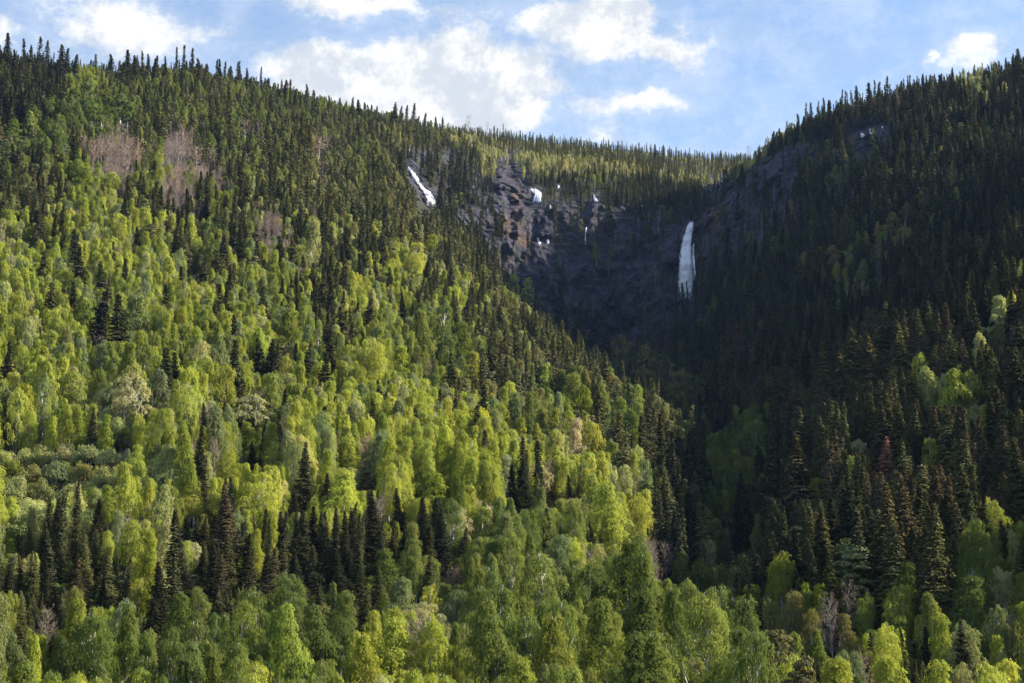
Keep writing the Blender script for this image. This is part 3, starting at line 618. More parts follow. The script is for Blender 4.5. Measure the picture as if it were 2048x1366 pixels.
# ------------------------------------------------------------------ trees one can pick out in the photograph: (px of the top, row of the top, row of the foot, crown width px, kind, tint, landmark phrase)
B, s_, SL, W_, P_, A_, DS = 'birch_tree', 'spruce_tree', 'slim_birch', 'willow_tree', 'pine_tree', 'bare_tree', 'dead_spruce'
SS = 'slim_spruce'
HERO = [
 (190,578,752,58,s_,'dspruce','tall near-black spruce pair'),(232,585,757,62,s_,'dspruce',None),(272,451,522,26,s_,'spruce','small lone spruce among pale birches'),
 (408,385,462,38,s_,'spruce',None),(516,673,795,46,s_,'dspruce',None),(537,673,805,46,s_,'dspruce',None),
 (250,737,895,92,W_,'cream','pale forked white-limbed willow'),(150,737,865,70,B,'bright',None),(318,731,882,64,B,'greygreen',None),(376,762,920,82,B,'bright',None),(443,721,872,66,B,'fresh',None),
 (506,783,885,96,W_,'cream','broad cream-coloured willow'),(504,803,892,22,s_,'dspruce',None),(186,721,782,16,DS,'brown',None),(277,585,720,85,B,'greygreen',None),(574,612,740,72,B,'mid',None),
 (393,475,530,38,B,'bright',None),(612,434,572,40,SL,'pale','tall narrow white-trunked pale birch'),(537,420,495,36,A_,'pink','pink leafless aspen in mid slope'),
 (820,482,572,52,B,'yellow','yellow birch below the rocks'),(864,465,520,34,B,'bright',None),(850,615,750,62,B,'mid',None),(885,603,752,72,B,'dull','big dull green rounded birch'),(922,640,755,60,B,'mid',None),
 (808,582,665,36,s_,'spruce',None),(796,688,785,48,SL,'fresh',None),(943,698,800,48,SL,'fresh','free-standing slender round-topped birch'),(748,671,825,62,B,'bright',None),
 (1086,725,810,30,SL,'fresh',None),(1120,736,812,36,SL,'mid',None),(1168,767,860,58,B,'fresh',None),(1018,816,890,26,SL,'bright',None),(1045,831,905,28,SL,'bright',None),(1079,842,910,26,SL,'fresh',None),(1110,813,890,34,SL,'fresh',None),
 (1144,831,965,46,SL,'cream','tall cream-coloured ravine-edge birch'),(1182,828,965,66,B,'bright',None),(1055,555,630,34,SL,'pale',None),(1025,545,600,34,B,'bright',None),
 (1288,688,800,62,B,'olive','olive birch on the ravine spur'),(1247,664,760,46,B,'olive',None),(1366,735,855,70,B,'olive','brownish birch at the spur tip'),(1339,725,850,34,P_,'pineb',None),
 (860,712,768,30,A_,'greytwig',None),(1124,568,665,34,s_,'spruce',None),(1155,596,700,38,s_,'spruce',None),(1214,632,730,30,s_,'spruce',None),(1190,620,730,34,s_,'spruce',None),
 (1024,925,1048,36,s_,'dspruce','slender dark spruces among bright birches'),(1046,913,1050,42,s_,'dspruce',None),(1141,946,1035,46,s_,'dspruce','lone dark spruce with drooping branches'),(1099,983,1040,26,s_,'dspruce',None),
 (799,972,1095,48,s_,'dspruce',None),(886,1012,1155,62,s_,'dspruce',None),(858,1040,1160,40,s_,'spruce',None),(925,1050,1165,50,s_,'spruce',None),(1181,1038,1118,40,s_,'spruce',None),(1207,1034,1125,42,s_,'spruce',None),(729,935,1012,58,P_,'pineb','round-topped brown-green pine'),(1318,1130,1178,20,s_,'dspruce',None),
 (865,940,1040,84,B,'fresh',None),(960,1005,1125,70,B,'mid',None),(1048,972,1055,34,SL,'bright',None),(1212,957,1125,92,B,'bright',None),(1266,987,1145,78,B,'yellow','yellow birch overhanging the ravine'),(1249,925,1030,50,B,'pale',None),(1240,1000,1190,80,SL,'bright',None),  # birches at the ravine edge: its sunlit rim put into bright and yellow tints
 (898,1122,1200,48,A_,'pink','rosy leafless tree among green birches'),(912,1173,1300,72,B,'greygreen',None),(799,1148,1280,112,B,'greygreen',None),(780,1090,1205,92,B,'dull',None),
 (790,1225,1460,112,B,'bright',None),(860,1228,1460,90,B,'bright','bright bottom-edge birch'),(941,1287,1480,72,B,'bright',None),(722,1257,1470,84,B,'yellow',None),
 (1000,1188,1490,132,B,'dull',None),(1084,1096,1340,122,B,'mid',None),(1187,1184,1460,116,B,'dull',None),(1187,1118,1310,96,B,'dull',None),(1114,1063,1210,82,B,'greygreen',None),(1304,1165,1420,110,B,'dull',None),(1411,1180,1520,128,B,'mid','large birch at the ravine mouth'),(1356,1160,1440,70,B,'dull',None),(1048,1305,1540,92,B,'fresh',None),(1240,1250,1530,110,B,'dull',None),(1455,1290,1560,110,B,'mid',None),(1340,1250,1540,110,B,'mid',None),
 (454,965,1155,84,s_,'bspruce','tall brown-tinged spruce'),(593,972,1064,42,s_,'dspruce','small black-green spruce'),(392,1023,1125,54,s_,'dspruce',None),(315,1118,1300,94,s_,'dspruce','broad dark spruce with sweeping branches'),(190,994,1115,72,s_,'spruce',None),
 (403,1100,1230,60,s_,'dspruce',None),(445,1105,1240,66,s_,'bspruce',None),(490,1095,1240,66,s_,'dspruce',None),(540,1090,1230,60,s_,'bspruce',None),(590,1098,1225,56,s_,'dspruce',None),(632,1085,1215,60,s_,'spruce',None),(677,1093,1215,60,s_,'dspruce',None),(715,1110,1240,56,s_,'dspruce',None),(146,1104,1240,78,s_,'bspruce',None),(15,1122,1240,60,s_,'dspruce',None),(88,1118,1240,58,s_,'dspruce',None),(198,1155,1270,56,s_,'dspruce',None),(58,1050,1150,50,s_,'ospruce',None),
 (652,943,1030,34,s_,'dspruce',None),(234,870,915,40,s_,'bspruce',None),(505,877,960,30,s_,'dspruce',None),(755,1120,1240,50,s_,'spruce',None),(640,1170,1280,50,s_,'spruce',None),
 (267,884,1005,48,B,'bright',None),(330,884,1015,74,B,'pale',None),(448,899,995,54,B,'bright',None),(516,932,1085,92,B,'bright',None),(238,917,1105,54,SL,'bright',None),(300,961,1105,74,B,'pale',None),(249,1031,1185,84,B,'fresh',None),(541,877,972,58,B,'bright',None),(681,935,1092,84,B,'bright',None),(388,983,1066,84,B,'bright',None),(703,866,985,60,SL,'bright',None),
 (348,1177,1340,78,B,'dull',None),(472,1192,1420,84,B,'mid',None),(571,1137,1310,92,B,'dull',None),(586,1196,1490,112,B,'fresh','tall pale-trunked birch near the bottom'),(650,1200,1420,112,B,'dull',None),(198,1217,1460,104,B,'dull',None),(264,1324,1560,92,B,'fresh',None),(494,1313,1590,132,B,'fresh',None),(714,1254,1430,60,B,'yellow',None),
 (117,1272,1450,60,SL,'greygreen',None),(90,1200,1330,50,A_,'greytwig',None),(20,1235,1420,70,B,'greygreen',None),(18,1071,1135,48,B,'yellow',None),(30,1310,1560,100,B,'mid',None),(400,1290,1560,110,B,'dull',None),
 (40,891,965,52,'willow_shrub','pale','pale willow thicket on the left'),(85,884,958,56,'willow_shrub','pale',None),(130,881,955,52,'willow_shrub','cream',None),(175,884,955,52,'willow_shrub','pale',None),(215,891,962,48,'willow_shrub','pale',None),
 (60,921,1000,56,'willow_shrub','olive',None),(110,916,995,56,'willow_shrub','greygreen',None),(160,918,998,56,'willow_shrub','olive',None),(205,926,1005,48,'willow_shrub','pale',None),(30,946,1030,52,'willow_shrub','pale',None),(90,951,1035,52,'willow_shrub','olive',None),(20,911,985,48,'willow_shrub','mid',None),
 (1860,724,875,62,B,'pale',None),(1905,730,880,88,B,'bright','big sunlit birch among shaded spruces'),(1942,737,872,60,B,'bright',None),(1987,587,725,50,SL,'pale','narrow pale birch among right spruces'),(2005,640,740,40,B,'olive',None),
 (1773,870,1008,48,DS,'red','rust-red dead spruce'),(1474,645,728,26,DS,'rust','reddish dead spruce in the ravine'),
 (1649,677,852,54,s_,'ospruce',None),(1700,652,830,54,s_,'ospruce',None),(1744,662,840,54,s_,'bspruce',None),(1567,730,885,50,s_,'bspruce',None),(1604,812,1000,54,s_,'ospruce',None),(1594,740,900,48,s_,'bspruce',None),(1680,700,880,54,s_,'ospruce',None),(1805,640,820,60,s_,'ospruce',None),(1770,600,780,50,s_,'ospruce',None),
 (1512,833,935,62,B,'dull',None),(1471,894,985,38,B,'fresh',None),(1538,880,1095,56,s_,'spruce','tall dark spruce with lit side'),(1597,866,1110,64,s_,'bspruce',None),(1448,1053,1182,40,SL,'olive','half-bare white-trunked birch by the ravine'),(1454,976,1090,36,B,'mid',None),(1509,1020,1190,34,SL,'olive',None),(1630,950,1040,44,B,'bright','bright birch patch between dark spruces'),(1862,873,985,48,B,'fresh',None),(1725,874,930,40,'willow_shrub','cream',None),
 (1582,1173,1370,76,B,'olive','group of bare-trunked olive birches'),(1553,1185,1370,62,B,'olive',None),(1626,1210,1372,54,B,'olive',None),(1740,1188,1335,42,B,'fresh',None),(1809,1162,1335,84,B,'fresh',None),(1930,1144,1330,98,B,'dull',None),(2014,1126,1290,70,B,'cream','beige birch at the right edge'),(1985,1261,1450,48,SL,'bright',None),(1857,1247,1400,76,s_,'dspruce','small dark spruce near the bottom right'),(1677,1305,1520,130,B,'bright',None),(1780,1298,1500,92,B,'bright',None),(1934,1316,1500,60,B,'pale',None),(2030,1232,1420,70,B,'olive',None),(1700,1220,1370,50,SL,'olive',None),(1640,1250,1400,50,SL,'mid',None),
 (1847,371,428,32,B,'golden','golden birch on the upper right'),(1782,422,485,46,B,'olive','yellow-green birch on the dark slope'),(1874,238,280,26,B,'brown',None),(1810,402,455,28,B,'brown',None),(1669,488,552,32,B,'golden','golden birch right of the waterfall'),(1700,488,552,24,B,'mid',None),(1758,482,520,16,B,'golden',None),(1733,458,510,24,B,'mid',None),(1725,525,580,70,B,'greygreen',None),
 (14,65,150,22,s_,'spruce','tall spruces at the left edge'),(48,75,150,16,SS,'spruce',None),(60,88,150,18,s_,'spruce',None),(79,72,150,20,SS,'spruce',None),(92,78,155,18,s_,'spruce',None),(120,85,165,26,s_,'spruce',None),(131,95,165,20,s_,'spruce',None),(147,108,170,18,s_,'spruce',None),(30,98,160,18,s_,'spruce',None),
 (220,107,165,32,s_,'spruce','lone spruce in the skyline gap'),(258,100,178,32,s_,'spruce',None),(270,110,178,22,s_,'spruce',None),(285,100,175,14,SS,'spruce',None),(242,120,185,24,s_,'spruce',None),(292,105,175,14,SS,'spruce',None),(310,118,178,26,s_,'spruce',None),(330,110,172,14,SS,'spruce',None),(352,94,170,13,SS,'spruce',None),(365,88,172,13,SS,'spruce',None),(383,95,172,15,SS,'spruce',None),(395,115,178,20,s_,'spruce',None),
 (430,118,178,14,SS,'spruce',None),(439,115,180,14,SS,'spruce',None),(448,121,182,12,SS,'spruce',None),(469,122,188,13,SS,'spruce',None),(480,121,190,12,SS,'spruce',None),(495,135,200,14,SS,'spruce',None),(522,131,200,11,SS,'spruce',None),(567,158,220,14,SS,'spruce',None),(555,165,215,12,SS,'spruce',None),(590,177,230,12,SS,'spruce',None),(613,178,232,11,SS,'spruce',None),
 (702,193,250,13,s_,'spruce',None),(720,197,250,12,s_,'spruce',None),(790,203,262,15,s_,'spruce',None),(812,209,262,12,s_,'spruce',None),(826,206,265,15,s_,'spruce',None),(848,224,268,11,s_,'spruce',None),(872,232,272,10,s_,'spruce',None),(885,233,272,9,s_,'spruce',None),(936,228,276,14,A_,'greytwig','bare snag on the far skyline'),(973,240,278,9,A_,'greytwig',None),(988,250,282,8,SS,'spruce',None),(1007,247,282,7,SS,'spruce',None),(1310,286,332,12,s_,'spruce',None),(1326,288,332,9,s_,'spruce',None),
 (1573,240,292,9,SS,'spruce',None),(1596,226,285,14,SS,'spruce',None),(1612,204,280,10,SS,'spruce',None),(1622,202,280,15,s_,'spruce',None),(1637,200,272,10,SS,'spruce',None),(1648,193,272,11,SS,'spruce',None),(1662,200,268,11,SS,'spruce',None),(1683,177,262,11,SS,'spruce',None),(1691,179,262,10,SS,'spruce',None),(1702,179,258,11,SS,'spruce',None),(1715,181,255,12,SS,'spruce',None),(1736,165,250,16,s_,'spruce',None),(1750,159,250,12,SS,'spruce',None),(1757,164,250,12,SS,'spruce',None),(1765,162,246,12,SS,'spruce',None),(1777,149,246,18,s_,'spruce','tallest spruce of the right skyline'),
 (1800,160,235,12,A_,'greytwig',None),(1812,165,235,14,s_,'spruce',None),(1832,164,232,14,s_,'spruce',None),(1858,156,228,16,s_,'spruce',None),(1870,145,222,8,A_,'greytwig',None),(1902,154,218,16,s_,'spruce',None),(1932,153,212,14,s_,'spruce',None),(1970,138,200,16,s_,'spruce',None),(2010,114,185,14,SS,'spruce',None),(2025,112,185,13,SS,'spruce',None),(2040,96,182,20,s_,'spruce',None),
 (1370,562,618,14,s_,'dspruce','dark spruces below the waterfall'),(1378,560,618,12,s_,'dspruce',None),(1357,573,622,12,s_,'dspruce',None),(1389,566,622,14,s_,'dspruce',None),
 (1403,505,560,12,s_,'ospruce',None),
 (175,262,340,30,A_,'pink','upper left band of pink aspens'),(195,260,342,30,A_,'pink',None),(215,262,345,32,A_,'pink',None),(237,262,345,30,A_,'pink',None),(258,264,350,34,A_,'pink',None),(274,266,352,26,A_,'pink',None),(246,275,372,30,A_,'pink',None),(185,272,345,30,A_,'pink',None),
 (335,280,340,28,A_,'pink',None),(355,276,342,30,A_,'pink',None),(375,280,345,30,A_,'pink',None),(392,285,345,24,A_,'pink',None),(416,288,345,20,A_,'pink',None),(430,296,352,20,A_,'pink',None),(490,232,278,26,A_,'pink',None),(516,238,282,22,A_,'pink',None),
 (655,262,310,36,A_,'pink',None),(638,268,318,30,A_,'pink',None),(645,320,360,28,A_,'pink',None),(520,428,480,26,A_,'pink',None),(1456,306,345,8,A_,'greytwig',None),(1500,290,330,14,A_,'greytwig',None),(1530,276,318,14,A_,'greytwig',None),
 (145,315,385,44,B,'mid',None),(165,330,400,52,B,'fresh',None),(220,340,400,52,B,'bright',None),(175,145,200,40,B,'mid',None),(215,170,235,36,B,'mid',None),(185,205,265,40,B,'dull',None),(240,185,250,46,B,'dull',None),(255,200,265,40,B,'dull',None),(205,230,290,40,B,'dull',None),(60,205,275,60,B,'dull',None),(100,185,245,44,B,'dull',None),(25,235,300,60,B,'dull',None),(62,220,280,50,B,'mid',None),(325,225,275,50,P_,'pineg',None),(293,285,345,26,B,'olive',None),(404,210,260,24,B,'mid',None)]
# ------------------------------------------------------------------ where the trees stand
RS = np.arange(120, 2600, 4.0)
trees = []          # dicts
def unproject(az, r, z): return np.sin(az)*r, np.cos(az)*r, z
H_px, H_top, H_base, H_hw, H_r = [], [], [], [], []
for (px, top, foot, wid, kind, tint, lm) in HERO:
    az = float(math.atan((px-1024)/F/(math.cos(PITCH)-(683-foot)/F*math.sin(PITCH))))
    zg = ground(np.full(len(RS), az), RS)
    _, gpy = project(np.sin(az)*RS, np.cos(az)*RS, zg)
    rmin = 0
    ok = np.nonzero(gpy <= foot)[0]
    k = ok[0] if len(ok) else int(np.argmin(gpy))
    if 1350 < px < 1400 and 480 < top < 600: k = int(np.searchsorted(RS, 1195))
    r = float(RS[k]); x, y, z = math.sin(az)*r, math.cos(az)*r, float(zg[k])
    rt = r*float(tan_el(az, top)); h = max(2.5, rt-z)
    R = wid*r/F/2*(1.4 if kind == 'spruce_tree' else 1.0)
    trees.append(dict(kind=kind, tint=tint, x=x, y=y, z=z, h=h, R=R, r=r, az=az, hero=True, lm=lm))
    _, fy = project(x, y, z)
    H_px.append(px); H_top.append(top); H_base.append(fy); H_hw.append(wid/2); H_r.append(r)
H_px, H_top, H_base, H_hw, H_r = (np.array(v, float) for v in (H_px, H_top, H_base, H_hw, H_r))

for (px, a_, b_, hw_, r_) in KEEP:
    H_px = np.append(H_px, px); H_top = np.append(H_top, a_); H_base = np.append(H_base, a_+(b_-a_)*2.0); H_hw = np.append(H_hw, hw_*1.15); H_r = np.append(H_r, r_)
# candidates on an uneven hexagonal grid
cand = []
for (r0, r1, sp, seed) in ((165, 420, 5.0, 1), (420, 900, 4.9, 2), (900, 1560, 4.9, 3), (1560, 2300, 6.5, 4)):
    a_max = 0.40
    gx = np.arange(-r1*math.sin(a_max), r1*math.sin(a_max), sp); gy = np.arange(r0*math.cos(a_max), r1, sp*.87)
    GX, GY = np.meshgrid(gx, gy); GX = GX+(np.arange(len(gy)) % 2)[:, None]*sp/2
    g = np.random.default_rng(100+seed)
    GX = GX+g.uniform(-.38, .38, GX.shape)*sp; GY = GY+g.uniform(-.38, .38, GX.shape)*sp
    rr = np.hypot(GX, GY); aa = np.arctan2(GX, GY)
    m_ = (rr >= r0) & (rr < r1) & (np.abs(aa) < a_max)
    if r0 > 1500: m_ &= (aa > az_of(560)) & (aa < az_of(1640))
    cand.append(np.stack([GX[m_], GY[m_], rr[m_], aa[m_]], 1))
cand = np.concatenate(cand)
cx, cyy, cr, ca = cand.T
cz = ground(ca, cr)
# hidden behind the terrain? highest line of sight of the ground nearer than the tree
AB = np.linspace(-0.41, 0.41, 700); AG, RG = np.meshgrid(AB, RS, indexing='ij')
EL = ground(AG, RG)/RG; EL = np.maximum.accumulate(EL, axis=1)
ia = np.clip(((ca-AB[0])/(AB[1]-AB[0])).round().astype(int), 0, len(AB)-1)
ir = np.clip(((cr-RS[0])/4).astype(int)-3, 0, len(RS)-1)
seen = (cz+24)/cr > EL[ia, ir]
cx, cyy, cr, ca, cz = (v[seen] for v in (cx, cyy, cr, ca, cz))
# rock mask at the candidate
n = len(cx); g = np.random.default_rng(5)
gpx, gpy = project(cx, cyy, cz)
hfac = np.where(cr > 1560, .52, 1.0)*np.clip(1.06-.10*(cr-200)/1000, .8, 1.1)
pick = g.random(n); U1, U2, U3, U4 = (g.random(n) for _ in range(4))
jx = g.normal(size=n)*13; jy = g.normal(size=n)*11
rk = np.zeros(n)
for (px, py, sx, sy, rn, st) in ROCKS:
    d = ((gpx-px)/sx)**2+((gpy-py)/sy)**2
    rk = np.maximum(rk, st*np.exp(-0.55*d**1.4)*((cr > rn) & (cr < 1700 if rn > 600 else cr < 700)))
HR = {'birch_tree': (10, 19, .17), 'slim_birch': (12, 18, .135), 'willow_tree': (9, 12, .30), 'spruce_tree': (12, 25, .175), 'slim_spruce': (11, 25, .08), 'pine_tree': (11, 16, .18), 'bare_tree': (11, 15, .16), 'dead_spruce': (12, 17, .13), 'willow_shrub': (4, 8, .36)}
cols = np.clip(((gpx+jx)/64).astype(int), 0, 31); rows = np.clip(((gpy-14*F/cr*.62+jy)/64).astype(int), 0, 21)
CUM = {k: (np.cumsum([e[0] for e in v])/sum(e[0] for e in v), v) for k, v in CODES.items()}
ridge = EL[np.clip(((ca-AB[0])/(AB[1]-AB[0])).round().astype(int), 0, len(AB)-1), -1]      # line of sight of the skyline
skyl = (cr > 950) & (cz/cr > ridge-.018)
clump = fbm(cx/38, cyy/38, 0, 3, 77)      # stands of one kind
for i in range(n):
    c = MAP[rows[i]][cols[i]]
    if rk[i] > .35:
        if U1[i] > (.75 if rk[i] < .6 else .14 if c != 'Q' else .42): continue
        c = 'Q' if c not in 'RQ' else c
    elif c == 'R' and U1[i] > .55: continue
    if cr[i] > 1560: c = 'Y'
    if (cr[i] > 1500 or (cr[i] > 1340 and gpx[i] > 960 and gpy[i] < 362)) and c in 'QRSM': c = 'Y'
    if cr[i] > 1180 and c == 'Y' and gpx[i] > 980 and gpy[i] > 362+max(0, (gpx[i]-1000)*.03): c = 'Q'
    if c in 'SL' and cr[i] > 900 and U4[i] < .22: continue
    cum, v = CUM[c]
    u = pick[i] if c in 'BbMLP' else min(.999, max(0, .55*pick[i]+.45*(0.5+clump[i]*.9)))
    kind, tint = v[int(np.searchsorted(cum, u))][1:]
    h0, h1, rr_ = HR[kind]
    h = (h0+(h1-h0)*(U2[i]**1.4 if kind == 'spruce_tree' else U2[i]))*hfac[i]
    if skyl[i] and cr[i] > 1500 and U3[i] < .22:
        kind, tint = 'slim_spruce', 'ospruce'; h = 8+8*U4[i]; rr_ = .09
    elif skyl[i] and cr[i] < 1500: h *= (.42+.4*U4[i]) if U3[i] > .10 else .95
    elif cr[i] > 1330 and gpx[i] > 960: h *= .6
    if c == 'W' and kind == 'bare_tree': h *= .4
    if kind == 'birch_tree' and U4[i] < .12: h *= .62
    if cr[i] < 260: h *= .9
    R = h*rr_*(.85+.35*U3[i])
    fpx = F/cr[i]; top = gpy[i]-h*fpx; hw = R*fpx
    # leave the trees picked out by hand in view
    dx = np.abs(H_px-gpx[i])
    near = dx < (H_hw+hw)*.80
    if near.any():
        hid = near & (dx < H_hw*.8+hw*.45) & (H_r > cr[i]+2) & (top < H_top+(.50 if cr[i] > 330 else .36)*(H_base-H_top)) & (gpy[i] > H_top)
        if hid.any() and cr[i] < 620:      # a lower tree of the same stand instead
            lim = (H_top+.55*(H_base-H_top))[hid].max(); hn = (gpy[i]-lim)/fpx
            if hn > 5:
                R *= max(.6, hn/h); h = hn; hid[:] = False
        if hid.any(): continue
        same = near & (np.abs(H_r-cr[i]) < 4.0) & (dx < (H_hw+hw)*.5)
        if same.any(): continue
    trees.append(dict(kind=kind, tint=tint, x=cx[i], y=cyy[i], z=cz[i], h=h, R=R, r=cr[i], az=ca[i], hero=False, lm=None))
print('trees', len(trees))

# ------------------------------------------------------------------ how much of each tree shows (a coarse depth picture of crown outlines)
trees.sort(key=lambda t: t['r'])
SC = 0.5; IW, IH = 1024, 683
covered = np.zeros((IH, IW), bool)
gidx = 0
# terrain horizon per column as trees get farther: rows hidden by nearer ground
colx = np.arange(IW)/SC
ac = np.arctan((colx-1024)/F/math.cos(PITCH))
EC = ground(ac[:, None]+0*RS[None], RS[None]+0*ac[:, None])/RS[None]
EC = np.maximum.accumulate(EC, axis=1)
def row_of(t_el, a): 
    y_, z_ = np.cos(a), t_el
    return 683-F*(-y_*math.sin(PITCH)+z_*math.cos(PITCH))/(y_*math.cos(PITCH)+z_*math.sin(PITCH))
ROWH = row_of(EC, ac[:, None])*SC      # IW x RS : smallest row (highest) of nearer ground
for t in trees:
    px, fy = project(t['x'], t['y'], t['z']); _, ty = project(t['x'], t['y'], t['z']+t['h'])
    t['px'], t['fy'], t['ty'] = float(px), float(fy), float(ty)
    hw = t['R']*F/t['r']
    x0, x1 = int((px-hw)*SC), int(math.ceil((px+hw)*SC)); y0, y1 = int(ty*SC), int(math.ceil((fy-(fy-ty)*.12)*SC))
    t['vis'] = 0
    if x1 < 0 or x0 >= IW or y1 < 0 or y0 >= IH: continue
    yy = np.arange(max(0, y0), min(IH, y1)); xx = np.arange(max(0, x0), min(IW, x1))
    if len(yy) == 0 or len(xx) == 0: continue
    u = (yy-y0+.5)/max(1, y1-y0)
    wd = (u if 'spruce' in t['kind'] else np.sqrt(np.clip(1-(1-np.minimum(u*1.6, 1))**2, 0, 1)))*hw*SC
    msk = np.abs(xx[None]-px*SC) <= wd[:, None]+.4
    ir_ = max(0, int((t['r']-RS[0])/4)-2)
    msk &= yy[:, None] <= ROWH[xx, ir_][None]+1
    blk = covered[yy[0]:yy[-1]+1, xx[0]:xx[-1]+1]
    t['vis'] = int((msk & ~blk).sum())
    blk |= msk & (np.abs(xx[None]-px*SC) <= wd[:, None]*.85)

# ------------------------------------------------------------------ what to build as objects of their own
by = {}
for t in trees: by.setdefault(KINDNAME.get(t['kind'], t['kind']), []).append(t)
solo = []
for k, L in by.items():
    L.sort(key=lambda t: (-t['hero'], -t['vis']))
    cap = 298
    for i, t in enumerate(L): t['solo'] = i < cap and t['vis'] > (0 if t['hero'] else 18)
    solo += [t for t in L if t['solo']]
print('solo', len(solo), {k: (len(v), sum(t['solo'] for t in v)) for k, v in by.items()})

def lod_of(t):
    return 0 if t['r'] < 430 else 1 if t['r'] < 950 else 2
def tint_of(t, g):
    c = np.array(T[t['tint']]); j = math.exp(g.normal()*.10)
    c = c*j*np.array([math.exp(g.normal()*.04), 1, math.exp(g.normal()*.10)])
    return [float(v) for v in c]

# labels: what the tree looks like, then where it stands counted from something that stands out
TW = {'bright': 'bright yellow-green', 'fresh': 'fresh green', 'mid': 'mid-green', 'dull': 'deep green', 'greygreen': 'grey-green', 'yellow': 'lemon-green', 'pale': 'pale green', 'cream': 'cream-coloured', 'olive': 'olive', 'golden': 'golden', 'brown': 'brown',
      'spruce': 'dark green', 'dspruce': 'near-black', 'ospruce': 'olive-tinged', 'bspruce': 'brown-tinged', 'pineg': 'dull green', 'pineb': 'brownish', 'pink': 'pinkish leafless', 'greytwig': 'grey leafless', 'red': 'rust-red dead', 'rust': 'reddish dead'}
NOUN = {'birch_tree': 'birch', 'spruce_tree': 'spruce', 'willow_tree': 'willow', 'pine_tree': 'pine', 'bare_tree': 'tree', 'dead_spruce': 'spruce', 'willow_shrub': 'willow bush'}
CATG = {'birch_tree': 'birch tree', 'spruce_tree': 'spruce tree', 'willow_tree': 'willow tree', 'pine_tree': 'pine tree', 'bare_tree': 'leafless tree', 'dead_spruce': 'dead tree', 'willow_shrub': 'shrub'}
GRP = {'birch_tree': 'birches on the valley sides', 'spruce_tree': 'spruces on the valley sides', 'willow_tree': 'pale willows among the birches', 'pine_tree': 'pines on the spur', 'bare_tree': 'leafless trees on the slopes', 'dead_spruce': 'dead spruces', 'willow_shrub': 'willow bushes in the thicket'}
ORD = ['first', 'second', 'third', 'fourth', 'fifth', 'sixth', 'seventh', 'eighth', 'ninth', 'tenth', 'eleventh', 'twelfth', '13th', '14th', '15th', '16th', '17th', '18th', '19th', '20th'] + ['%dth' % i for i in range(21, 90)]
LMK = [('waterfall', 1370, 520, None), ('largest snow patch', 1072, 390, None), ('white cascade', 845, 370, None), ('rusty rock face', 1440, 445, None), ('ravine mouth', 1370, 1110, None), ('twin snow patches', 1087, 484, None), ('top left corner', 0, 0, None), ('top right corner', 2048, 40, None), ('bottom left corner', 0, 1366, None), ('bottom right corner', 2048, 1366, None), ('snow specks on the right', 1735, 268, None)]
used_w = set()
for t in solo:
    if t['lm']: LMK.append((t['lm'], t['px'], (t['ty']*.7+t['fy']*.3), t))
def direction(dx, dy):
    a = math.degrees(math.atan2(-dy, dx)) % 360
    return ['right of', 'above right of', 'above', 'above left of', 'left of', 'below left of', 'below', 'below right of'][int((a+22.5)//45) % 8]
bins = {}
for t in solo:
    if t['lm']: t['label'] = None; continue
    k = KINDNAME.get(t['kind'], t['kind']); tw = TW[t['tint']]
    cxm, cym = t['px'], t['ty']*.7+t['fy']*.3
    d, j = min((math.hypot(cxm-l[1], cym-l[2]), q) for q, l in enumerate(LMK))
    dr = direction(cxm-LMK[j][1], cym-LMK[j][2])
    bins.setdefault((tw, k, j, dr), []).append((d, t))
for (tw, k, j, dr), L in bins.items():
    L.sort(key=lambda e: e[0])
    for q, (d, t) in enumerate(L):
        cntw = '' if len(L) == 1 else ' '+ORD[q]
        slim = 'slim ' if t['kind'] in ('slim_birch', 'slim_spruce') else ''
        t['label'] = '%s%s %s,%s %s the %s' % (slim, tw, NOUN[k], (' '+ORD[q]) if len(L) > 1 else '', dr, LMK[j][0])
for t in solo:
    if t['lm']:
        k = KINDNAME.get(t['kind'], t['kind'])
        t['label'] = {'tall near-black spruce pair': 'left tree of the tall near-black spruce pair', 'upper left band of pink aspens': 'leftmost aspen of the upper left pink band', 'group of bare-trunked olive birches': 'middle birch of the bare-trunked olive group',
            'tall spruces at the left edge': 'tallest skyline spruce at the left edge', 'slender dark spruces among bright birches': 'left of two slender dark spruces among bright birches', 'dark spruces below the waterfall': 'tallest dark spruce below the waterfall'}.get(t['lm'], t['lm'])
        if len(t['label'].split()) < 4: t['label'] += ' in its stand'
seen_l = {}
for t in solo:
    c = seen_l.setdefault(t['label'], []); c.append(t)
for l, c in seen_l.items():
    if len(c) > 1:
        c.sort(key=lambda t: t['px'])
        for q, t in enumerate(c): t['label'] = l+(', %s from left' % ORD[q])

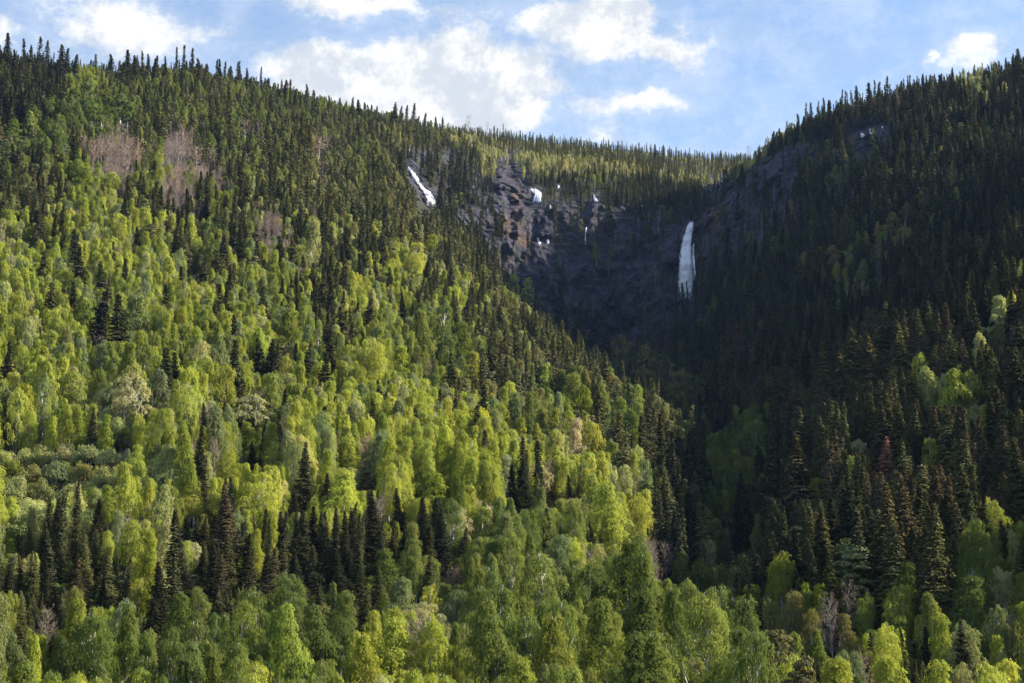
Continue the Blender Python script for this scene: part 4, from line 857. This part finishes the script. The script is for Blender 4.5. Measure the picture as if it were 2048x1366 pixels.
g = np.random.default_rng(11)
def place(o, t, P):
    s = t['h']/P[3]; wx = t['R']/P[4]
    wx = min(max(wx, .45*s), 1.7*s)
    q = math.exp(g.normal()*.09); ln = .02 if 'spruce' in t['kind'] else .05
    o.location = (t['x'], t['y'], t['z']-0.35); o.scale = (wx*q, wx/q, s*1.0); o.rotation_euler = (g.normal()*ln, g.normal()*ln, g.uniform(0, 6.283))
solo.sort(key=lambda t: -t['vis'])
npart = 0
for t in solo:
    k = KINDNAME.get(t['kind'], t['kind']); L = PROTO[t['kind']][lod_of(t)]; P = L[int(g.integers(len(L)))]
    tint = tint_of(t, g)
    tall = (t['fy']-t['ty'])
    if t['vis'] > 60 and tall > 45:
        root = bpy.data.objects.new(k, None); C.objects.link(root); root.empty_display_size = 1
        cr_ = bpy.data.objects.new('crown', P[0]); cr_['tint'] = tint; C.objects.link(cr_); cr_.parent = root
        tr_ = bpy.data.objects.new('trunk', P[1]); C.objects.link(tr_); tr_.parent = root
        npart += 1
    else:
        root = bpy.data.objects.new(k, P[2]); C.objects.link(root); root['tint'] = tint
    place(root, t, P)
    root['label'] = t['label']; root['category'] = CATG[k]; root['group'] = GRP[k]
print('with parts', npart)

# ------------------------------------------------------------------ the rest of each kind: one mass
def forest(name, L, label):
    if not L: return
    keys = sorted({(t['kind'], lod_of(t)) for t in L}); protos = []; start = {}
    for kk in keys:
        start[kk] = len(protos); protos += PROTO[kk[0]][kk[1]]
    me = bpy.data.meshes.new(name); nn = len(L)
    co = np.array([[t['x'], t['y'], t['z']-.35] for t in L], dtype=np.float32)
    me.vertices.add(nn); me.vertices.foreach_set('co', co.ravel())
    ids = []; sc = []; rot = []; tn = []
    for t in L:
        kk = (t['kind'], lod_of(t)); m_ = len(PROTO[kk[0]][kk[1]]); q = start[kk]+int(g.integers(m_)); P = protos[q]
        s = t['h']/P[3]; wx = min(max(t['R']/P[4], .5*s), 1.6*s)
        e_ = math.exp(g.normal()*.10); ln = .02 if 'spruce' in t['kind'] else .05
        ids.append(q); sc.append((wx*e_, wx/e_, s)); rot.append((g.normal()*ln, g.normal()*ln, g.uniform(0, 6.283))); tn.append(tint_of(t, g)+[1.0])
    def attr(nm, ty, data, key='value'):
        a = me.attributes.new(nm, ty, 'POINT'); a.data.foreach_set(key, np.array(data, dtype=np.int32 if ty == 'INT' else np.float32).ravel())
    attr('pid', 'INT', ids); attr('psc', 'FLOAT_VECTOR', sc, 'vector'); attr('prot', 'FLOAT_VECTOR', rot, 'vector'); attr('tint', 'FLOAT_COLOR', tn, 'color')
    o = bpy.data.objects.new(name, me); C.objects.link(o); o['kind'] = 'stuff'; o['label'] = label; o['category'] = 'forest'
    ng = bpy.data.node_groups.new(name, 'GeometryNodeTree')
    ng.interface.new_socket('Geometry', in_out='INPUT', socket_type='NodeSocketGeometry'); ng.interface.new_socket('Geometry', in_out='OUTPUT', socket_type='NodeSocketGeometry')
    gi = ng.nodes.new('NodeGroupInput'); go = ng.nodes.new('NodeGroupOutput')
    join = ng.nodes.new('GeometryNodeJoinGeometry')
    for q in reversed(range(len(protos))):       # the join node lists its links last first
        po = bpy.data.objects.new('shape_of_'+name, protos[q][2])
        oi = ng.nodes.new('GeometryNodeObjectInfo'); oi.inputs['Object'].default_value = po
        g2 = ng.nodes.new('GeometryNodeGeometryToInstance')
        ng.links.new(oi.outputs['Geometry'], g2.inputs[0]); ng.links.new(g2.outputs[0], join.inputs[0])
    iop = ng.nodes.new('GeometryNodeInstanceOnPoints')
    ng.links.new(gi.outputs[0], iop.inputs['Points']); ng.links.new(join.outputs[0], iop.inputs['Instance'])
    iop.inputs['Pick Instance'].default_value = True
    def na(nm, ty):
        a = ng.nodes.new('GeometryNodeInputNamedAttribute'); a.data_type = ty; a.inputs['Name'].default_value = nm; return a.outputs['Attribute']
    ng.links.new(na('pid', 'INT'), iop.inputs['Instance Index'])
    e2r = ng.nodes.new('FunctionNodeEulerToRotation'); ng.links.new(na('prot', 'FLOAT_VECTOR'), e2r.inputs[0]); ng.links.new(e2r.outputs[0], iop.inputs['Rotation'])
    ng.links.new(na('psc', 'FLOAT_VECTOR'), iop.inputs['Scale'])
    ng.links.new(iop.outputs[0], go.inputs[0])
    md = o.modifiers.new('scatter', 'NODES'); md.node_group = ng
LBL = {'birch_tree': ('birch_forest', 'mass of green birches filling the slopes behind the nearer trees'), 'spruce_tree': ('spruce_forest', 'mass of dark spruces covering both valley sides and the skyline'),
       'pine_tree': ('pine_forest', 'mass of dull green pines on the middle slope and spur'), 'bare_tree': ('leafless_forest', 'mass of pinkish and grey leafless trees among the conifers'),
       'willow_shrub': ('willow_thicket', 'pale willow thicket low on the left slope'), 'willow_tree': ('willow_wood', 'pale willows scattered in the birch forest'), 'dead_spruce': ('dead_wood', 'dead spruces scattered in the forest')}
for k, L in by.items():
    forest(LBL[k][0], [t for t in L if not t['solo']], LBL[k][1])
# ------------------------------------------------------------------ undergrowth: low bushes and saplings that cover the ground between the trunks
ug = []
gg = np.random.default_rng(21)
for (r0, r1, sp) in ((150, 420, 3.6), (420, 1000, 5.0)):
    gx = np.arange(-r1*.42, r1*.42, sp); gy = np.arange(r0*.9, r1, sp)
    GX, GY = np.meshgrid(gx, gy); GX = GX+gg.uniform(-.5, .5, GX.shape)*sp; GY = GY+gg.uniform(-.5, .5, GX.shape)*sp
    rr = np.hypot(GX, GY); aa = np.arctan2(GX, GY); m_ = (rr > r0) & (rr < r1) & (np.abs(aa) < .40) & (gg.random(GX.shape) < .75)
    GX, GY, rr, aa = GX[m_], GY[m_], rr[m_], aa[m_]; zz = ground(aa, rr)
    ia = np.clip(((aa-AB[0])/(AB[1]-AB[0])).round().astype(int), 0, len(AB)-1); ir = np.clip(((rr-RS[0])/4).astype(int)-3, 0, len(RS)-1)
    ok = (zz+8)/rr > EL[ia, ir]
    for x, y, r, a, z in zip(GX[ok], GY[ok], rr[ok], aa[ok], zz[ok]):
        h = gg.uniform(1.5, 3.6)
        ug.append(dict(kind='willow_shrub', tint=('dull', 'mid', 'dull', 'olive')[int(gg.integers(4))], x=x, y=y, z=z, h=h, R=h*.7, r=max(r, 431)))
forest('undergrowth', ug, 'low green bushes and saplings under the trees')
bpy.data.objects['undergrowth']['category'] = 'undergrowth'

# ------------------------------------------------------------------ water and snow on the rocks
# displaced rock surface, looked up with rays
from mathutils.bvhtree import BVHTree
sel = (np.abs(A[:-1, :-1]) < .36) & (Rr[:-1, :-1] > 900) & (Rr[:-1, :-1] < 1800)
fsel = Fq[sel.ravel()]; uq, inv = np.unique(fsel, return_inverse=True)
bvh = BVHTree.FromPolygons([tuple(v) for v in V[uq]], [tuple(int(q) for q in f) for f in inv.reshape(-1, 4)])
def hit(px, py, lift=.5):
    x = (px-1024)/F; y = (683-py)/F
    d = Vector((x, math.cos(PITCH)-y*math.sin(PITCH), math.sin(PITCH)+y*math.cos(PITCH))).normalized()
    h = bvh.ray_cast(Vector((0, 0, 0)), d)
    if h[0] is None: return d*1300, Vector((0, -1, 0))
    nrm = h[1] if h[1].dot(d) < 0 else -h[1]
    return h[0]+nrm*lift, nrm

m_snow, t, o = mat('old_snow')
pos = t.n('ShaderNodeNewGeometry').outputs['Position']
nn = t.noise(pos, 0.7, 5, 0.6)
d = t.n('ShaderNodeBsdfPrincipled'); t.put(d.inputs['Base Color'], t.mix(t.ss(nn, .42, .68), (.86, .88, .92, 1), (.56, .56, .60, 1))); d.inputs['Roughness'].default_value = .7
b_ = t.n('ShaderNodeBump'); b_.inputs['Distance'].default_value = .8; t.put(b_.inputs['Height'], nn); t.put(d.inputs['Normal'], b_.outputs[0]); t.put(o.inputs[0], d.outputs[0])
m_fall, t, o = mat('falling_water')
uv = t.n('ShaderNodeAttribute', attribute_name='flow').outputs['Vector']
st = t.noise(t.vm('MULTIPLY', uv, (5.5, .55, 1)), 1.0, 6, .65, .6); st2 = t.noise(t.vm('MULTIPLY', uv, (1.3, .22, 1)), 1.0, 3, .5)
cc = t.mix(t.ss(st, .36, .62), (.80, .82, .88, 1), (.985, .985, .99, 1)); cc = t.mix(t.ss(st2, .5, .75, 0, .4), cc, (.78, .78, .86, 1))
d = t.n('ShaderNodeBsdfPrincipled'); t.put(d.inputs['Base Color'], cc); d.inputs['Roughness'].default_value = .6
b_ = t.n('ShaderNodeBump'); b_.inputs['Distance'].default_value = .6; t.put(b_.inputs['Height'], st); t.put(d.inputs['Normal'], b_.outputs[0]); t.put(o.inputs[0], d.outputs[0])
fz = t.n('ShaderNodeSeparateXYZ'); t.put(fz.inputs[0], uv)     # spray thins out towards the edges and the foot
t.put(d.inputs['Alpha'], t.ss(t.m('ADD', t.m('MULTIPLY', fz.outputs[2], 1.5), t.m('MULTIPLY', t.m('SUBTRACT', st, 0.5), 2.2)), 0.12, 0.55))

def blob(name, outline, label, category, material, dome=1.2, group=None):
    """a lump with the given outline (photograph px) lying on the rock: rounded, thick in the middle, bedded in the ground at its rim"""
    cx0 = sum(p[0] for p in outline)/len(outline); cy0 = sum(p[1] for p in outline)/len(outline)
    rings = 7; V_ = []; k = len(outline)*4; g0 = np.random.default_rng(len(outline)+int(cx0))
    per = []
    for i in range(len(outline)):
        a, b = outline[i], outline[(i+1) % len(outline)]
        for q in range(4):
            u = q/4; per.append((a[0]*(1-u)+b[0]*u+g0.normal()*.5, a[1]*(1-u)+b[1]*u+g0.normal()*.5))
    p0, n0 = hit(cx0, cy0, 0.0)
    for j in range(rings):
        u = 1-j/rings
        for (x, y) in per:
            p, n_ = hit(cx0+(x-cx0)*u, cy0+(y-cy0)*u, 0.0)
            if (p-p0).length > 60: p = p0+(p-p0).normalized()*5
            th = dome*math.sqrt(max(0, 1-u*u))*(1+.3*vnoise(x*.3, y*.3, u*3)) - (0.35 if j == 0 else 0)
            V_.append(p+n_*th+Vector((0, -th*.3, 0)))
    V_.append(p0+n0*dome*1.1); f = []
    for j in range(rings-1):
        for i in range(k): f.append((j*k+i, j*k+(i+1) % k, (j+1)*k+(i+1) % k, (j+1)*k+i))
    me_ = bpy.data.meshes.new(name); fl = f+[((rings-1)*k+i, (rings-1)*k+(i+1) % k, rings*k) for i in range(k)]
    me_.from_pydata([tuple(v) for v in V_], [], fl); me_.polygons.foreach_set('use_smooth', np.ones(len(fl), bool)); me_.materials.append(material)
    ob = bpy.data.objects.new(name, me_); C.objects.link(ob); ob['label'] = label; ob['category'] = category
    if group: ob['group'] = group
    return ob
SN = 'snow patches left on the rocks'
SNOW = [([(1058,374),(1064,377),(1070,376),(1077,380),(1083,385),(1084,393),(1082,399),(1083,404),(1076,405),(1071,402),(1065,406),(1066,400),(1070,395),(1068,388),(1062,384)], 'largest snow patch, jagged and white on the dark rock wall'),
 ([(1074,474),(1079,476),(1078,481),(1082,486),(1079,491),(1075,488),(1075,481)], 'left one of two small snow patches low on the rock wall'),
 ([(1092,481),(1096,478),(1099,481),(1098,487),(1094,488)], 'right one of two small snow patches low on the rock wall'),
 ([(1114,370),(1118,371),(1119,376),(1115,377)], 'tiny snow patch above right of the largest snow patch'),
 ([(1101,409),(1103,414),(1101,419),(1099,415)], 'thin sliver of snow right below the largest snow patch'),
 ([(1187,388),(1189,394),(1194,399),(1197,403),(1190,404),(1186,398)], 'small curved snow patch midway between rock wall and waterfall'),
 ([(1721,268),(1725,266),(1730,271),(1726,276),(1722,275)], 'left snow speck below the right skyline'),
 ([(1738,259),(1744,258),(1748,263),(1745,271),(1741,270)], 'middle snow speck, largest of those below the right skyline'),
 ([(1763,254),(1766,254),(1767,259),(1764,259)], 'right snow speck, smallest of those below the right skyline')]
for ol, lab in SNOW: blob('snow_patch', ol, lab, 'snow patch', m_snow, .9, SN)

def ribbon(name, left, right, label, category, material, lift=.6, rows=60, cols=14, free=0.0, bulge=1.0, group=None):
    """flowing water between two edge lines (photograph px, top to bottom); free > 0 lets it arc clear of the rock"""
    Ly = [p[1] for p in left]; g0 = np.random.default_rng(3)
    y0, y1 = Ly[0], Ly[-1]; V_ = []; fl_ = []
    rcur = 1e9
    for i in range(rows+1):
        y = y0+(y1-y0)*i/rows
        xl = np.interp(y, Ly, [p[0] for p in left]); xr = np.interp(y, [p[1] for p in right], [p[0] for p in right])
        hs = [hit(xl+(xr-xl)*q, y, 0)[0] for q in (0, .25, .5, .75, 1)]; rcur = min(rcur, min(math.hypot(p.x, p.y) for p in hs)-1.5)
        for j in range(cols+1):
            u = j/cols; x = xl+(xr-xl)*u+vnoise(u*6, i*.35, 0, 5)*.6*(1 if 0 < j < cols else 2.4)
            if free:
                a, e = pix_az_el(x, y); r = rcur-free*(1-math.exp(-3*i/rows))*.3-bulge*math.sin(math.pi*u)*(.4+i/rows)-vnoise(u*9, i*.25, 0, 8)*.7
                p = Vector((math.sin(a)*r, math.cos(a)*r, math.tan(e)*r))
            else:
                p, n_ = hit(x, y, lift); p = p+Vector((0, -.3-bulge*.4*math.sin(math.pi*u), 0))
            V_.append(p); fl_.append((u*(xr-xl)/3.2, (y-y0)/3.2, min(1-abs(2*u-1), (1-i/rows)*1.6, (i/rows)*8+.15)))
    f = [(i*(cols+1)+j, i*(cols+1)+j+1, (i+1)*(cols+1)+j+1, (i+1)*(cols+1)+j) for i in range(rows) for j in range(cols)]
    me_ = bpy.data.meshes.new(name); me_.from_pydata([tuple(v) for v in V_], [], f)
    a = me_.attributes.new('flow', 'FLOAT_VECTOR', 'POINT'); a.data.foreach_set('vector', np.array(fl_, dtype=np.float32).ravel())
    me_.polygons.foreach_set('use_smooth', np.ones(len(f), bool)); me_.materials.append(material)
    ob = bpy.data.objects.new(name, me_); C.objects.link(ob)
    so = ob.modifiers.new('thickness', 'SOLIDIFY'); so.thickness = .5; so.offset = -1
    ob['label'] = label; ob['category'] = category
    print(name, 'distance', rcur)
    return ob
ribbon('waterfall', [(1379,444),(1372,455),(1365,478),(1360,500),(1357,535),(1355,565),(1359,586),(1363,602)], [(1388,444),(1386,460),(1384,480),(1384,505),(1386,530),(1388,560),(1385,586),(1380,602)],
       'tall white waterfall plunging down the dark cliff between the slopes', 'waterfall', m_fall, free=7, bulge=1.6, rows=90, cols=18)
ribbon('water_strand', [(1387,486),(1384,505),(1386,530),(1388,560)], [(1389,486),(1388,505),(1390,530),(1392,560)], 'thin side strand of water along the right edge of the waterfall', 'waterfall', m_fall, free=3, rows=40, cols=4, bulge=.4)
ribbon('cascade', [(814,338),(820,345),(826,358),(834,372),(845,386),(851,400),(850,416)], [(818,340),(825,346),(833,358),(844,370),(858,382),(865,396),(872,416)],
       'white cascade running slantwise down the sunlit rock slab at upper left', 'cascade', m_fall, lift=1.0, rows=50, cols=12, bulge=1.5)
ribbon('rivulet', [(1174.8,455),(1172.8,470),(1173.8,492)], [(1175.3,455),(1173.3,470),(1174.3,492)], 'faint thread of water down the dark wall left of the waterfall', 'waterfall', m_fall, lift=1.0, rows=30, cols=2, bulge=.3)

# ------------------------------------------------------------------ air: one closed box of thin haze round everything
mh, t, o = mat('thin_air')
pv = t.n('ShaderNodeVolumePrincipled'); pv.inputs['Color'].default_value = (.34, .54, 1.0, 1); pv.inputs['Density'].default_value = 2.0e-5; pv.inputs['Anisotropy'].default_value = 0.0
t.nt.links.new(pv.outputs[0], o.inputs['Volume'])
zmin = float(V[:, 2].min())-1; zmax = float(V[:, 2].max())+45; hb = float(np.abs(V[:, :2]).max())+20
hv = [(x, y, z) for z in (zmin, zmax) for x, y in ((-hb, -hb), (hb, -hb), (hb, hb), (-hb, hb))]
hm = bpy.data.meshes.new('haze'); hm.from_pydata(hv, [], [(3, 2, 1, 0), (4, 5, 6, 7), (0, 1, 5, 4), (1, 2, 6, 5), (2, 3, 7, 6), (3, 0, 4, 7)]); hm.materials.append(mh)
hz = bpy.data.objects.new('haze', hm); C.objects.link(hz); hz['kind'] = 'stuff'
